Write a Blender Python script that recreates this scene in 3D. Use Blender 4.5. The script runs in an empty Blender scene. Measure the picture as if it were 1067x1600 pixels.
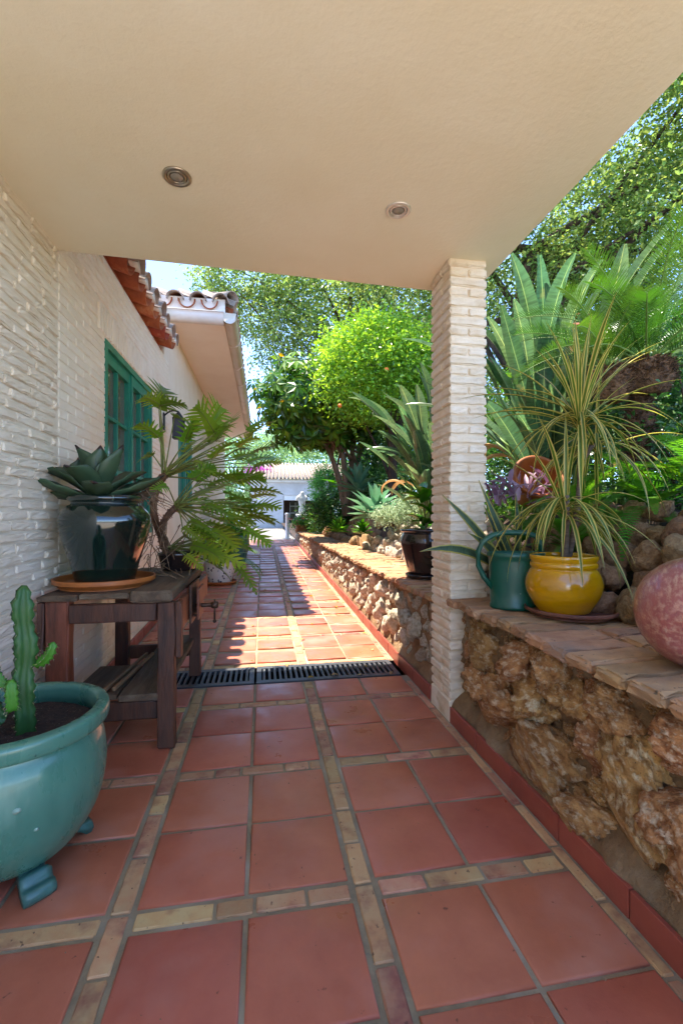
import bpy, bmesh, math, random
import numpy as np
from mathutils import Vector, Matrix, noise, Euler

S = bpy.context.scene
COL = S.collection
rad = math.radians
RND = random.Random(11)
NP = np.random.default_rng(7)

# ------------------------------------------------------------------ camera
EYE = 1.2
YAW = math.atan((533.5 - 410) / 711.0)
cam_d = bpy.data.cameras.new('camera')
cam = bpy.data.objects.new('camera', cam_d); COL.objects.link(cam)
cam.location = (0, 0, EYE); cam.rotation_euler = (rad(90), 0, -YAW)
cam_d.sensor_fit = 'VERTICAL'; cam_d.sensor_height = 36.0; cam_d.sensor_width = 24.0
cam_d.lens = 16.0; cam_d.shift_y = 5 / 1600.0
cam_d.clip_start = 0.05; cam_d.clip_end = 2000
S.camera = cam

# ------------------------------------------------------------------ world, sun, exposure
SUNV = Vector((-0.24, 0.14, 1.0)).normalized()          # towards the sun
w = bpy.data.worlds.new('World'); S.world = w; w.use_nodes = True
nt = w.node_tree
bg = nt.nodes['Background']
sky = nt.nodes.new('ShaderNodeTexSky'); sky.sky_type = 'NISHITA'; sky.sun_disc = False
sky.sun_elevation = math.asin(SUNV.z); sky.sun_rotation = math.atan2(SUNV.x, SUNV.y)
sky.air_density = 0.45; sky.dust_density = 0.0; sky.ozone_density = 2.5
nt.links.new(sky.outputs[0], bg.inputs[0]); bg.inputs[1].default_value = 0.15
sun_d = bpy.data.lights.new('sun', 'SUN'); sun_d.energy = 2.1; sun_d.angle = rad(0.5); sun_d.color = (1.0, 0.93, 0.82)
sun = bpy.data.objects.new('sun', sun_d); COL.objects.link(sun)
sun.rotation_euler = (-SUNV).to_track_quat('-Z', 'Y').to_euler(); sun.location = (-6, 6, 20)
S.view_settings.view_transform = 'Standard'; S.view_settings.look = 'None'
S.view_settings.gamma = 1.0; S.view_settings.use_curve_mapping = False
S.view_settings.exposure = 2.95
S.cycles.max_bounces = 10; S.cycles.diffuse_bounces = 6; S.cycles.transmission_bounces = 6; S.cycles.transparent_max_bounces = 8

# ------------------------------------------------------------------ photograph pixel -> direction helpers
def ray(x, y):
    u = (x - 533.5) / 711.0; v = (805 - y) / 711.0
    s, c = math.sin(YAW), math.cos(YAW)
    return s + u * c, c - u * s, v
def at(x, y, Y):                       # point on that ray at world depth Y
    a, b, v = ray(x, y); d = Y / b
    return Vector((d * a, Y, EYE + d * v))
def onz(x, y, z):                      # point on that ray at height z
    a, b, v = ray(x, y); d = (z - EYE) / v
    return Vector((d * a, d * b, z))

# ------------------------------------------------------------------ materials
def lin(hx):
    hx = hx.lstrip('#'); o = []
    for i in (0, 2, 4):
        c = int(hx[i:i + 2], 16) / 255
        o.append(c / 12.92 if c <= .04045 else ((c + .055) / 1.055) ** 2.4)
    return tuple(o) + (1,)
MATS = {}
def mat(name, col, rough=0.7, col2=None, scale=6, detail=5, lo=.35, hi=.65, col3=None, scale3=1.5, lo3=.5, hi3=.7,
        bump=0, bscale=30, bdetail=6, bdist=.01, rnd=0.0, hue=0.0, spec=0.5, metal=0, coat=0, stretch=None,
        transl=0, island=False, rvar=0.0, bump2=0, bscale2=8, band=None, ribs=0, spk=None):
    m = bpy.data.materials.new(name); m.use_nodes = True; MATS[name] = m
    n, l = m.node_tree.nodes, m.node_tree.links
    p = n['Principled BSDF']; out = n['Material Output']
    tc = n.new('ShaderNodeTexCoord'); oi = n.new('ShaderNodeObjectInfo')
    if island:
        geo = n.new('ShaderNodeNewGeometry'); rv = geo.outputs['Random Per Island']
    else: rv = oi.outputs['Random']
    vm = n.new('ShaderNodeVectorMath'); vm.operation = 'MULTIPLY_ADD'
    cx = n.new('ShaderNodeCombineXYZ')
    for i in range(3): l.new(oi.outputs['Random'], cx.inputs[i])
    l.new(cx.outputs[0], vm.inputs[0]); vm.inputs[1].default_value = (37, 53, 71); l.new(tc.outputs['Object'], vm.inputs[2])
    vec = vm.outputs[0]
    if stretch:
        mp = n.new('ShaderNodeVectorMath'); mp.operation = 'MULTIPLY'; l.new(vec, mp.inputs[0]); mp.inputs[1].default_value = stretch; vec = mp.outputs[0]
    def nz(sc, de):
        t = n.new('ShaderNodeTexNoise'); t.inputs['Scale'].default_value = sc; t.inputs['Detail'].default_value = de; t.inputs['Roughness'].default_value = .62
        l.new(vec, t.inputs['Vector']); return t.outputs['Fac']
    def ramp(f, a, b):
        r = n.new('ShaderNodeMapRange'); r.inputs[1].default_value = a; r.inputs[2].default_value = b; l.new(f, r.inputs[0]); return r.outputs[0]
    def mix(f, A, B):
        x = n.new('ShaderNodeMix'); x.data_type = 'RGBA'; l.new(f, x.inputs[0])
        for s, v in ((6, A), (7, B)):
            if isinstance(v, tuple): x.inputs[s].default_value = v
            else: l.new(v, x.inputs[s])
        return x.outputs[2]
    c = col if isinstance(col, tuple) else lin(col)
    if col2 is not None:
        c2 = lin(col2) if isinstance(col2, str) else col2
        c = mix(rv if scale == 0 else ramp(nz(scale, detail), lo, hi), c, c2)
    if band:                                             # stripe across a leaf: (colour, half-width) by the UV across the blade
        uv = n.new('ShaderNodeSeparateXYZ'); l.new(tc.outputs['UV'], uv.inputs[0])
        ab = n.new('ShaderNodeMath'); ab.operation = 'SUBTRACT'; l.new(uv.outputs[0], ab.inputs[0]); ab.inputs[1].default_value = .5
        a2 = n.new('ShaderNodeMath'); a2.operation = 'ABSOLUTE'; l.new(ab.outputs[0], a2.inputs[0])
        c = mix(ramp(a2.outputs[0], band[1] - .04, band[1] + .04), c, lin(band[0]))
    if ribs:                                             # fine cross veins and a pale midrib, from the UV along the blade
        um = n.new('ShaderNodeVectorMath'); um.operation = 'MULTIPLY'; l.new(tc.outputs['UV'], um.inputs[0]); um.inputs[1].default_value = (1.2, ribs, 0)
        ua = n.new('ShaderNodeVectorMath'); ua.operation = 'ADD'; l.new(um.outputs[0], ua.inputs[0]); l.new(cx.outputs[0], ua.inputs[1])
        tn = n.new('ShaderNodeTexNoise'); tn.inputs['Scale'].default_value = 1.0; tn.inputs['Detail'].default_value = 4; l.new(ua.outputs[0], tn.inputs['Vector'])
        dk = n.new('ShaderNodeHueSaturation'); dk.inputs['Value'].default_value = .55
        if isinstance(c, tuple): dk.inputs['Color'].default_value = c
        else: l.new(c, dk.inputs['Color'])
        c = mix(ramp(tn.outputs['Fac'], .42, .68), c, dk.outputs[0])
        sx_ = n.new('ShaderNodeSeparateXYZ'); l.new(tc.outputs['UV'], sx_.inputs[0])
        ms = n.new('ShaderNodeMath'); ms.operation = 'SUBTRACT'; l.new(sx_.outputs[0], ms.inputs[0]); ms.inputs[1].default_value = .5
        ma = n.new('ShaderNodeMath'); ma.operation = 'ABSOLUTE'; l.new(ms.outputs[0], ma.inputs[0])
        c = mix(ramp(ma.outputs[0], .035, .01), c, lin('#93aa68'))
    if col3 is not None:
        c = mix(ramp(nz(scale3, 4), lo3, hi3), c, lin(col3))
    if spk:                                              # small stains and flecks
        c = mix(ramp(nz(spk[1], 3), spk[2], spk[2] + .05), c, lin(spk[0]))
    if rnd or hue:
        h = n.new('ShaderNodeHueSaturation')
        r1 = n.new('ShaderNodeMapRange'); r1.inputs[3].default_value = 1 - rnd; r1.inputs[4].default_value = 1 + rnd; l.new(rv, r1.inputs[0])
        l.new(r1.outputs[0], h.inputs['Value'])
        if hue:
            mu = n.new('ShaderNodeMath'); mu.operation = 'MULTIPLY'; l.new(rv, mu.inputs[0]); mu.inputs[1].default_value = 7.31
            fr = n.new('ShaderNodeMath'); fr.operation = 'FRACT'; l.new(mu.outputs[0], fr.inputs[0])
            r2 = n.new('ShaderNodeMapRange'); r2.inputs[3].default_value = .5 - hue; r2.inputs[4].default_value = .5 + hue; l.new(fr.outputs[0], r2.inputs[0]); l.new(r2.outputs[0], h.inputs['Hue'])
        if isinstance(c, tuple): h.inputs['Color'].default_value = c
        else: l.new(c, h.inputs['Color'])
        c = h.outputs[0]
    if isinstance(c, tuple): p.inputs['Base Color'].default_value = c
    else: l.new(c, p.inputs['Base Color'])
    p.inputs['Roughness'].default_value = rough
    if rvar:
        r3 = n.new('ShaderNodeMapRange'); r3.inputs[1].default_value = .3; r3.inputs[2].default_value = .7
        r3.inputs[3].default_value = max(.02, rough - rvar); r3.inputs[4].default_value = min(1, rough + rvar); l.new(nz(scale3 * 2, 5), r3.inputs[0]); l.new(r3.outputs[0], p.inputs['Roughness'])
    p.inputs['Specular IOR Level'].default_value = spec; p.inputs['Metallic'].default_value = metal
    p.inputs['Coat Weight'].default_value = coat; p.inputs['Coat Roughness'].default_value = .08
    if bump:
        b = n.new('ShaderNodeBump'); b.inputs['Strength'].default_value = bump; b.inputs['Distance'].default_value = bdist
        hgt = nz(bscale, bdetail)
        if bump2:
            ad = n.new('ShaderNodeMath'); ad.operation = 'MULTIPLY_ADD'; l.new(nz(bscale2, 3), ad.inputs[0]); ad.inputs[1].default_value = bump2; l.new(hgt, ad.inputs[2]); hgt = ad.outputs[0]
        l.new(hgt, b.inputs['Height']); l.new(b.outputs[0], p.inputs['Normal'])
    if transl:
        t = n.new('ShaderNodeBsdfTranslucent'); mx = n.new('ShaderNodeMixShader'); mx.inputs[0].default_value = transl
        hs = n.new('ShaderNodeHueSaturation'); hs.inputs['Saturation'].default_value = 1.05; hs.inputs['Value'].default_value = 1.6; hs.inputs['Hue'].default_value = .485
        if isinstance(c, tuple): hs.inputs['Color'].default_value = c
        else: l.new(c, hs.inputs['Color'])
        l.new(hs.outputs[0], t.inputs[0]); l.new(p.outputs[0], mx.inputs[1]); l.new(t.outputs[0], mx.inputs[2]); l.new(mx.outputs[0], out.inputs[0])
    return m

M = MATS
mat('cream_paint', '#e6dac4', .75, '#dbccb2', 4, rnd=.04, bump=.5, bscale=60, bdist=.006, col3='#b09a78', scale3=2.2, lo3=.62, hi3=.8)
mat('pillar_paint', '#ebdec8', .7, '#dfccae', 7, rnd=.05, bump=.5, bscale=70, bdist=.006, col3='#b59868', scale3=5, lo3=.58, hi3=.8)
mat('house_paint', '#eadfcb', .8, '#e2d4bc', 3, rnd=.03, bump=.35, bscale=80, bdist=.004)
mat('plaster', '#f2ebd4', .85, '#ece2c6', 1.2, bump=.25, bscale=42, bdetail=4, bdist=.008, bump2=.6, bscale2=7)
mat('white_plaster', '#e8e0d6', .85, '#dccfbf', 2, bump=.25, bscale=60, bdist=.004)
mat('soffit_paint', '#f2e8dc', .8, '#ece0d2', 2, bump=.15, bscale=40, bdist=.003)
mat('gutter_paint', '#e2d6c6', .45, '#d6c5b0', 3)
mat('terracotta_tile', '#b8694e', .44, '#a95b42', 4.5, 8, rnd=.11, hue=.006, spk=('#74402e', 26, .69), col3='#b87c6a', scale3=2.2, lo3=.52, hi3=.8, bump=.2, bscale=28, bdist=.005, rvar=.2, spec=.5)
mat('skirting_tile', '#964b3c', .4, '#a05040', 5, rnd=.08, bump=.1, bscale=40, rvar=.12)
mat('paving_brick', '#b5805a', .72, '#b8946c', 11, rnd=.22, spk=('#6a4a38', 45, .66), hue=.022, col3='#8e5a48', scale3=9, lo3=.5, hi3=.72, bump=.35, bscale=60, bdist=.005, rvar=.15)
mat('grout', '#948468', .9, '#7c6c54', 12, col3='#a99d87', scale3=3, bump=.5, bscale=90, bdist=.005)
mat('wall_mortar', '#9a7c58', .95, '#6a4c2e', 6, 8, bump=.9, bscale=22, bdetail=9, bdist=.03, col3='#b29c7c', scale3=3)
mat('limestone', '#c08f58', .95, '#8a5a30', 2.6, 7, spk=('#4a321e', 30, .64), lo=.38, hi=.62, rnd=.16, hue=.012, col3='#d2bd9c', scale3=5, lo3=.5, hi3=.7, bump=.6, bscale=11, bdetail=10, bdist=.04)
mat('boulder_stone', '#b48d61', .9, '#86603c', 4, 8, rnd=.2, hue=.012, col3='#a58a66', scale3=6, lo3=.55, hi3=.75, bump=.8, bscale=14, bdetail=9, bdist=.03)
mat('pale_stone', '#d0c2ac', .92, '#a58c6c', 4, 9, lo=.42, hi=.66, rnd=.14, hue=.01, bump=.8, bscale=16, bdetail=9, bdist=.03)
mat('coping_brick', '#b98e64', .9, '#9c7250', 9, 8, rnd=.16, hue=.012, spk=('#5a4a3a', 40, .66), col3='#8a7460', scale3=4, lo3=.5, hi3=.75, bump=.6, bscale=40, bdist=.008)
mat('soil', '#4a3626', .95, '#2d2018', 20, bump=1, bscale=60, bdist=.02)
mat('potting_soil', '#4a3226', .95, '#2a1a12', 60, bump=1, bscale=110, bdist=.03, col3='#b5a595', scale3=170, lo3=.66, hi3=.7)
mat('garage_plaster', '#c4c0bc', .85, '#b6b0aa', 2)
mat('drive_stone', '#a09a92', .9, '#b7b0a6', 10, bump=.4, bscale=60)
mat('bounce_patio_stone', '#d2c6b4', .8, '#c4b39e', 2, bump=.2, bscale=30)
mat('garden_ground', '#5c4f36', .95, '#3c4226', 3, bump=.8, bscale=30, bdist=.03)
mat('cast_iron', '#4a4c50', .5, '#3a3c40', 12, spec=.5, metal=.2, bump=.15, bscale=80, col3='#7d7a74', scale3=14, lo3=.66, hi3=.75)
mat('black_void', '#121110', .95)
mat('green_joinery', '#1f8068', .38, '#196e5a', 8, bump=.08, bscale=40)
mat('window_glass', '#5c584c', .04, spec=.9)
mat('curtain', '#8a7666', .9, '#74604f', 6)
mat('roof_clay', '#a4532e', .85, '#8a3f22', 8, 6, rnd=.14, hue=.01, col3='#c08a62', scale3=6, lo3=.55, hi3=.75, bump=.4, bscale=50)
mat('roof_clay_weathered', '#a8988a', .9, '#857468', 8, 7, rnd=.16, col3='#6a5a4c', scale3=5, lo3=.55, hi3=.7, bump=.5, bscale=50)
mat('brushed_steel', '#b4a896', .3, metal=.9)
mat('chrome_light', '#ddd6cc', .3, metal=.5)
mat('lamp_glass', '#8d8578', .25, spec=.6)
mat('bench_wood', '#5c3520', .6, '#331c11', 6, 8, stretch=(4, 4, .6), rnd=.18, bump=.5, bscale=24, bdist=.006, col3='#6e452c', scale3=3, lo3=.55, hi3=.8)
mat('bench_wood_long', '#66503a', .8, '#3e2e20', 6, 8, stretch=(5, .5, 5), rnd=.18, bump=.7, bscale=22, bdist=.008, col3='#77664f', scale3=3, lo3=.52, hi3=.75)
mat('red_wood', '#83432a', .5, '#4f2713', 6, 8, stretch=(4, 4, .6), rnd=.1, bump=.4, bscale=24, bdist=.006)
mat('slat_wood', '#8e6d4c', .75, '#6c4f35', 6, 8, stretch=(6, .5, 6), bump=.4, bscale=24)
mat('rusty_iron', '#3c2c24', .5, '#59402f', 14, metal=.6, bump=.4, bscale=60)
mat('green_glaze', '#0c1a15', .10, '#16291f', 3, 6, col3='#4c6356', scale3=26, lo3=.66, hi3=.8, coat=.8, spec=.6, stretch=(1, 1, .25))
mat('teal_glaze', '#52846e', .32, '#3c6a58', 2.5, 8, col3='#82a08a', scale3=4, lo3=.54, hi3=.8, coat=.3, bump=.12, bscale=24, bdist=.004, rvar=.18, spk=('#2c4a40', 22, .68), stretch=(1.6, 1.6, .6))
mat('teal_foot', '#3f6c60', .45, '#305850', 8, col3='#7d3f2a', scale3=30, lo3=.66, hi3=.7, coat=.4)
mat('glaze_chip', '#8aa592', .6)
mat('orange_clay', '#b4672c', .55, '#98521f', 4, col3='#7d4822', scale3=3, lo3=.55, hi3=.75, bump=.15, bscale=50, rvar=.15)
mat('brown_clay', '#7d4a36', .6, '#5f3526', 6, col3='#95654d', scale3=4, bump=.15, bscale=50)
mat('yellow_glaze', '#d39a05', .14, '#b97d03', 3, 6, rvar=.1, spk=('#a8884a', 40, .70), coat=.7, spec=.6, stretch=(1, 1, 4))
mat('green_plastic', '#0f5540', .38, '#0c4837', 4, 6, spk=('#6d7d6a', 34, .68), col3='#56705f', scale3=5, lo3=.58, hi3=.85, rvar=.1)
mat('dark_glaze', '#221a18', .12, '#33221e', 3, 6, coat=.7, spec=.6)
mat('pink_glaze', '#95524a', .3, '#b98d74', 60, 9, lo=.46, hi=.62, coat=.3, stretch=(1, 1, .35), bump=.35, bscale=90, col3='#a9605a', scale3=3)
mat('white_glaze', '#d8d4cc', .25, coat=.4)
mat('blue_motif', '#2b3350', .3)
mat('slate', '#3d474c', .7, '#2e373b', 14, bump=.3, bscale=60)
mat('chalk', '#d9dcd8', .9)
mat('agave_leaf', '#475c3e', .42, '#354a34', 5, rnd=.12, transl=.08, spec=.4)
mat('agave_tip', '#2c1d18', .5)
mat('philodendron_leaf', '#76962c', .32, '#5f8426', 6, rnd=.3, hue=.025, transl=.45, spec=.5)
mat('philodendron_stem', '#7d8a3e', .5, '#6a5f2c', 8, rnd=.15)
mat('philodendron_trunk', '#75543a', .85, '#4d3322', 30, bump=.8, bscale=40)
mat('dry_root', '#8d7256', .9, '#6d543d', 12)
mat('cactus_skin', '#305a22', .5, '#23481b', 6, bump=.2, bscale=40, transl=.06)
mat('cactus_arm', '#4f8a26', .5, '#3c7020', 6, transl=.15)
mat('cactus_rib', '#b9ae86', .6)
mat('dracaena_leaf', '#5b7426', .42, '#4b661f', 9, rnd=.15, hue=.01, transl=.35, band=('#c9b65e', .27))
mat('cane_bark', '#75604c', .9, '#584636', 14, bump=.6, bscale=40, stretch=(1, 1, 6))
mat('sansevieria_leaf', '#2c3f28', .42, '#46593c', 26, 3, stretch=(3, 1, 1), band=('#a79a45', .38), transl=.06)
mat('strelitzia_leaf', '#5a7a4a', .30, '#4a6a4c', 4, rnd=.3, hue=.03, transl=.33, spec=.6, ribs=46, col3='#9a8a4c', scale3=3, lo3=.66, hi3=.74)
mat('strelitzia_stalk', '#7a9a4a', .5, '#62823c', 6, rnd=.1)
mat('dead_leaf', '#9a7448', .8, '#c2a06a', 8, transl=.25)
mat('flower_bract', '#a8644c', .6, '#d2a184', 6, transl=.25)
mat('cycad_leaf', '#3c6a1e', .3, '#2a4e1e', 3, rnd=.2, hue=.02, transl=.36, spec=.5)
mat('cycad_trunk', '#7d5c40', .95, '#4d3626', 30, bump=1, bscale=30, bdist=.03, rnd=.25)
mat('fern_leaf', '#5a8f28', .5, '#477d22', 5, rnd=.25, hue=.02, transl=.42)
mat('orange_tree_leaf', '#6c9a2a', .3, '#93b53c', 0, island=True, rnd=.28, hue=.02, transl=.4, spec=.5)
mat('umbrella_leaf', '#3a6620', .3, '#628626', 0, island=True, rnd=.35, hue=.025, transl=.4, spec=.5)
mat('oak_leaf', '#63803f', .40, '#839a4c', 0, island=True, rnd=.35, hue=.03, transl=.4, spec=.5)
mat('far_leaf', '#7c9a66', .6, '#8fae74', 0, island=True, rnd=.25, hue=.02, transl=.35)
mat('cypress_leaf', '#4c8c3c', .5, '#66a246', 0, island=True, rnd=.25, hue=.02, transl=.35)
mat('shrub_leaf', '#3f6a24', .4, '#557f2a', 0, island=True, rnd=.35, hue=.03, transl=.4, spec=.5)
mat('dark_shrub_leaf', '#2c5424', .4, '#3e6a2c', 0, island=True, rnd=.35, hue=.02, transl=.35, spec=.5)
mat('grey_shrub_leaf', '#8aa07e', .6, '#a5b48c', 0, island=True, rnd=.2, transl=.3)
mat('bougainvillea', '#8d2380', .6, '#a83a98', 0, island=True, rnd=.2, transl=.4)
mat('red_petal', '#c22638', .5, '#d84a5c', 0, island=True, rnd=.2, transl=.3)
mat('purple_leaf', '#7d5068', .5, '#a98d98', 0, rnd=.25, transl=.3)
mat('agave_pale_leaf', '#6f9a78', .45, '#5a8a68', 4, rnd=.15, transl=.25)
mat('yellow_leaf', '#b9971c', .5, '#8d7f20', 0, island=True, rnd=.25, transl=.4)
mat('glossy_leaf', '#3f7a1c', .25, '#326816', 4, rnd=.15, transl=.35, spec=.6)
mat('bark', '#5c4838', .95, '#3b2d23', 10, 8, bump=1, bscale=18, bdist=.04, stretch=(1, 1, .3))
mat('pale_bark', '#947e66', .95, '#735e4a', 10, 8, bump=.8, bscale=20, bdist=.02, stretch=(1, 1, .3))
mat('orange_fruit', '#e0701a', .45)
mat('white_paint', '#e2ded6', .7, '#d5d0c6', 4, bump=.15, bscale=40)
mat('car_paint', '#d9dde2', .2, coat=.6)
mat('tyre', '#151515', .8)
mat('statue_stone', '#d6d0c4', .8, '#bdb5a6', 6, bump=.4, bscale=40)
mat('hill_green', '#6a7d5a', .95, '#7d8d6a', .1)
mat('black_metal', '#1d1b1c', .5)
mat('lantern_glass', '#4a4a52', .15, spec=.6)

# ------------------------------------------------------------------ mesh helpers
class G:
    def __init__(s): s.v = []; s.f = []; s.uv = []; s.mi = []; s.n = 0
    def add(s, v, f, uv=None, mi=0, T=None):
        v = np.asarray(v, float)
        if T is not None:
            T = np.array(T); v = v @ T[:3, :3].T + T[:3, 3]
        s.v.append(v); s.f += [tuple(i + s.n for i in q) for q in f]; s.mi += [mi] * len(f)
        s.uv.append(np.zeros((len(v), 2)) if uv is None else np.asarray(uv, float)); s.n += len(v)
        return s
    def mesh(s, name, mats, smooth=True):
        me = bpy.data.meshes.new(name)
        V = np.concatenate(s.v) if s.v else np.zeros((0, 3))
        me.from_pydata(V.tolist(), [], s.f)
        for m in (mats if isinstance(mats, (list, tuple)) else [mats]): me.materials.append(M[m])
        if any(s.mi): me.polygons.foreach_set('material_index', s.mi)
        UV = np.concatenate(s.uv) if s.uv else None
        if UV is not None and UV.any():
            ul = me.uv_layers.new(name='UVMap')
            li = np.zeros(len(me.loops), np.int32); me.loops.foreach_get('vertex_index', li)
            ul.data.foreach_set('uv', UV[li].ravel())
        me.polygons.foreach_set('use_smooth', [smooth] * len(me.polygons))
        me.update(); return me

def fast_mesh(name, V, quads, m, smooth=False):            # V (n,3), quads (k,4) arrays
    me = bpy.data.meshes.new(name)
    k = len(quads); me.vertices.add(len(V)); me.vertices.foreach_set('co', np.asarray(V, np.float32).ravel())
    me.loops.add(4 * k); me.loops.foreach_set('vertex_index', np.asarray(quads, np.int32).ravel())
    me.polygons.add(k); me.polygons.foreach_set('loop_start', np.arange(0, 4 * k, 4, dtype=np.int32)); me.polygons.foreach_set('loop_total', np.full(k, 4, np.int32))
    me.materials.append(M[m]); me.update(calc_edges=True); me.validate()
    me.polygons.foreach_set('use_smooth', [smooth] * len(me.polygons))
    return me

def obj(name, me, parent=None, loc=(0, 0, 0), rot=(0, 0, 0), sc=(1, 1, 1), **kw):
    o = bpy.data.objects.new(name, me); COL.objects.link(o)
    o.location = loc; o.rotation_euler = rot; o.scale = sc if hasattr(sc, '__len__') else (sc,) * 3
    if parent is not None: o.parent = parent
    for k, v in kw.items(): o[k] = v
    return o
def thing(name, label, cat, loc=(0, 0, 0), rotz=0, group=None):
    o = bpy.data.objects.new(name, None); COL.objects.link(o)
    o.empty_display_size = .1
    o.location = loc; o.rotation_euler = (0, 0, rotz); o['label'] = label; o['category'] = cat
    if group: o['group'] = group
    return o
def struct(name, me, **kw): return obj(name, me, kind='structure', **kw)

CUBE_F = [(0, 3, 2, 1), (4, 5, 6, 7), (0, 1, 5, 4), (1, 2, 6, 5), (2, 3, 7, 6), (3, 0, 4, 7)]
def box_v(x0, x1, y0, y1, z0, z1):
    return [(x0, y0, z0), (x1, y0, z0), (x1, y1, z0), (x0, y1, z0), (x0, y0, z1), (x1, y0, z1), (x1, y1, z1), (x0, y1, z1)]
def box(x0, x1, y0, y1, z0, z1, m, name='box', bev=0.0):
    bm = bmesh.new()
    vs = [bm.verts.new(p) for p in box_v(x0, x1, y0, y1, z0, z1)]
    for f in CUBE_F: bm.faces.new([vs[i] for i in f])
    if bev: bmesh.ops.bevel(bm, geom=list(bm.edges), offset=bev, segments=2, profile=.6, affect='EDGES')
    bm.normal_update()
    me = bpy.data.meshes.new(name); bm.to_mesh(me); bm.free()
    me.materials.append(M[m]); return me
def rough_box(lx, ly, lz, m, seed, amp=.004, rnd=.006, n=(4, 2, 2), name='brick', sag=0):
    """worn brick, centred; corners pulled in, faces uneven"""
    r = random.Random(seed); bm = bmesh.new()
    bmesh.ops.create_cube(bm, size=1)
    ids = {}
    bm.free()
    g = G(); idx = {}; V = []; F = []
    nx, ny, nz = n
    ed = max(rnd * 1.4, .004)
    def axis(n_, l):
        if l < ed * 4: return [-.5 * l, .5 * l]
        return [-.5 * l] + [-.5 * l + ed + (l - 2 * ed) * i / n_ for i in range(n_ + 1)] + [.5 * l]
    AX, AY, AZ = axis(nx, lx), axis(ny, ly), axis(nz, lz); nx, ny, nz = len(AX) - 1, len(AY) - 1, len(AZ) - 1
    def vid(i, j, k):
        if (i, j, k) in idx: return idx[(i, j, k)]
        x, y, z = AX[i], AY[j], AZ[k]
        e = (i in (0, nx)) + (j in (0, ny)) + (k in (0, nz))
        if e >= 2:
            q = rnd * (.7 if e == 2 else 1.0) * r.uniform(.5, 1.5)
            if i in (0, nx): x -= math.copysign(q, x)
            if j in (0, ny): y -= math.copysign(q, y)
            if k in (0, nz): z -= math.copysign(q, z)
        x += r.uniform(-amp, amp); y += r.uniform(-amp, amp); z += r.uniform(-amp, amp) * .6
        idx[(i, j, k)] = len(V); V.append((x, y, z)); return idx[(i, j, k)]
    for i in range(nx):
        for j in range(ny):
            F.append((vid(i, j, 0), vid(i, j + 1, 0), vid(i + 1, j + 1, 0), vid(i + 1, j, 0)))
            F.append((vid(i, j, nz), vid(i + 1, j, nz), vid(i + 1, j + 1, nz), vid(i, j + 1, nz)))
    for i in range(nx):
        for k in range(nz):
            F.append((vid(i, 0, k), vid(i + 1, 0, k), vid(i + 1, 0, k + 1), vid(i, 0, k + 1)))
            F.append((vid(i, ny, k), vid(i, ny, k + 1), vid(i + 1, ny, k + 1), vid(i + 1, ny, k)))
    for j in range(ny):
        for k in range(nz):
            F.append((vid(0, j, k), vid(0, j, k + 1), vid(0, j + 1, k + 1), vid(0, j + 1, k)))
            F.append((vid(nx, j, k), vid(nx, j + 1, k), vid(nx, j + 1, k + 1), vid(nx, j, k + 1)))
    g.add(V, F); return g.mesh(name, m, smooth=False)
def rock_mesh(seed, m, level=3, amp=.28, name='stone', flat=1.0):
    bm = bmesh.new(); bmesh.ops.create_icosphere(bm, subdivisions=level, radius=1)
    o = Vector((seed * 13.7, seed * 7.1, seed * 3.3))
    for v in bm.verts:
        p = v.co.normalized()
        # facets: squash towards a few random planes
        d = 1 + amp * 1.5 * noise.noise(p * .9 + o) + amp * .8 * noise.noise(p * 2.1 + o) - amp * .75 * abs(noise.noise(p * 3.6 + o)) - amp * .55 * abs(noise.noise(p * 7.5 + o)) + amp * .22 * noise.noise(p * 14 + o) + amp * .10 * noise.noise(p * 28 + o)
        v.co = p * d
    rr = random.Random(seed)
    for _ in range(7):
        nrm = Vector((rr.uniform(-1, 1), rr.uniform(-1, 1), rr.uniform(-1, 1))).normalized(); lim = rr.uniform(.68, .92)
        for v in bm.verts:
            e = v.co.dot(nrm) - lim
            if e > 0: v.co -= nrm * e * .8
    me = bpy.data.meshes.new(name); bm.to_mesh(me); bm.free(); me.materials.append(M[m])
    me.polygons.foreach_set('use_smooth', [True] * len(me.polygons)); return me
def lathe(prof, m, name='pot', seg=48, wob=0):
    V = []; F = []; n = len(prof)
    for i, (r, z) in enumerate(prof):
        for k in range(seg):
            a = 2 * math.pi * k / seg; V.append((r * math.cos(a), r * math.sin(a), z))
    for i in range(n - 1):
        for k in range(seg):
            k2 = (k + 1) % seg; F.append((i * seg + k, i * seg + k2, (i + 1) * seg + k2, (i + 1) * seg + k))
    F.append(tuple(range(seg))[::-1])
    F.append(tuple((n - 1) * seg + k for k in range(seg)))
    g = G(); g.add(V, F); return g.mesh(name, m)
def smooth_prof(pts, n=6):
    """Catmull-Rom through (r,z)"""
    P = [np.array(p, float) for p in pts]; P = [2 * P[0] - P[1]] + P + [2 * P[-1] - P[-2]]; out = []
    for i in range(1, len(P) - 2):
        for k in range(n):
            t = k / n; a, b, c, d = P[i - 1:i + 3]
            out.append(.5 * ((2 * b) + (c - a) * t + (2 * a - 5 * b + 4 * c - d) * t * t + (3 * b - a - 3 * c + d) * t ** 3))
    out.append(P[-2]); return [(max(.001, float(q[0])), float(q[1])) for q in out]
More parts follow.
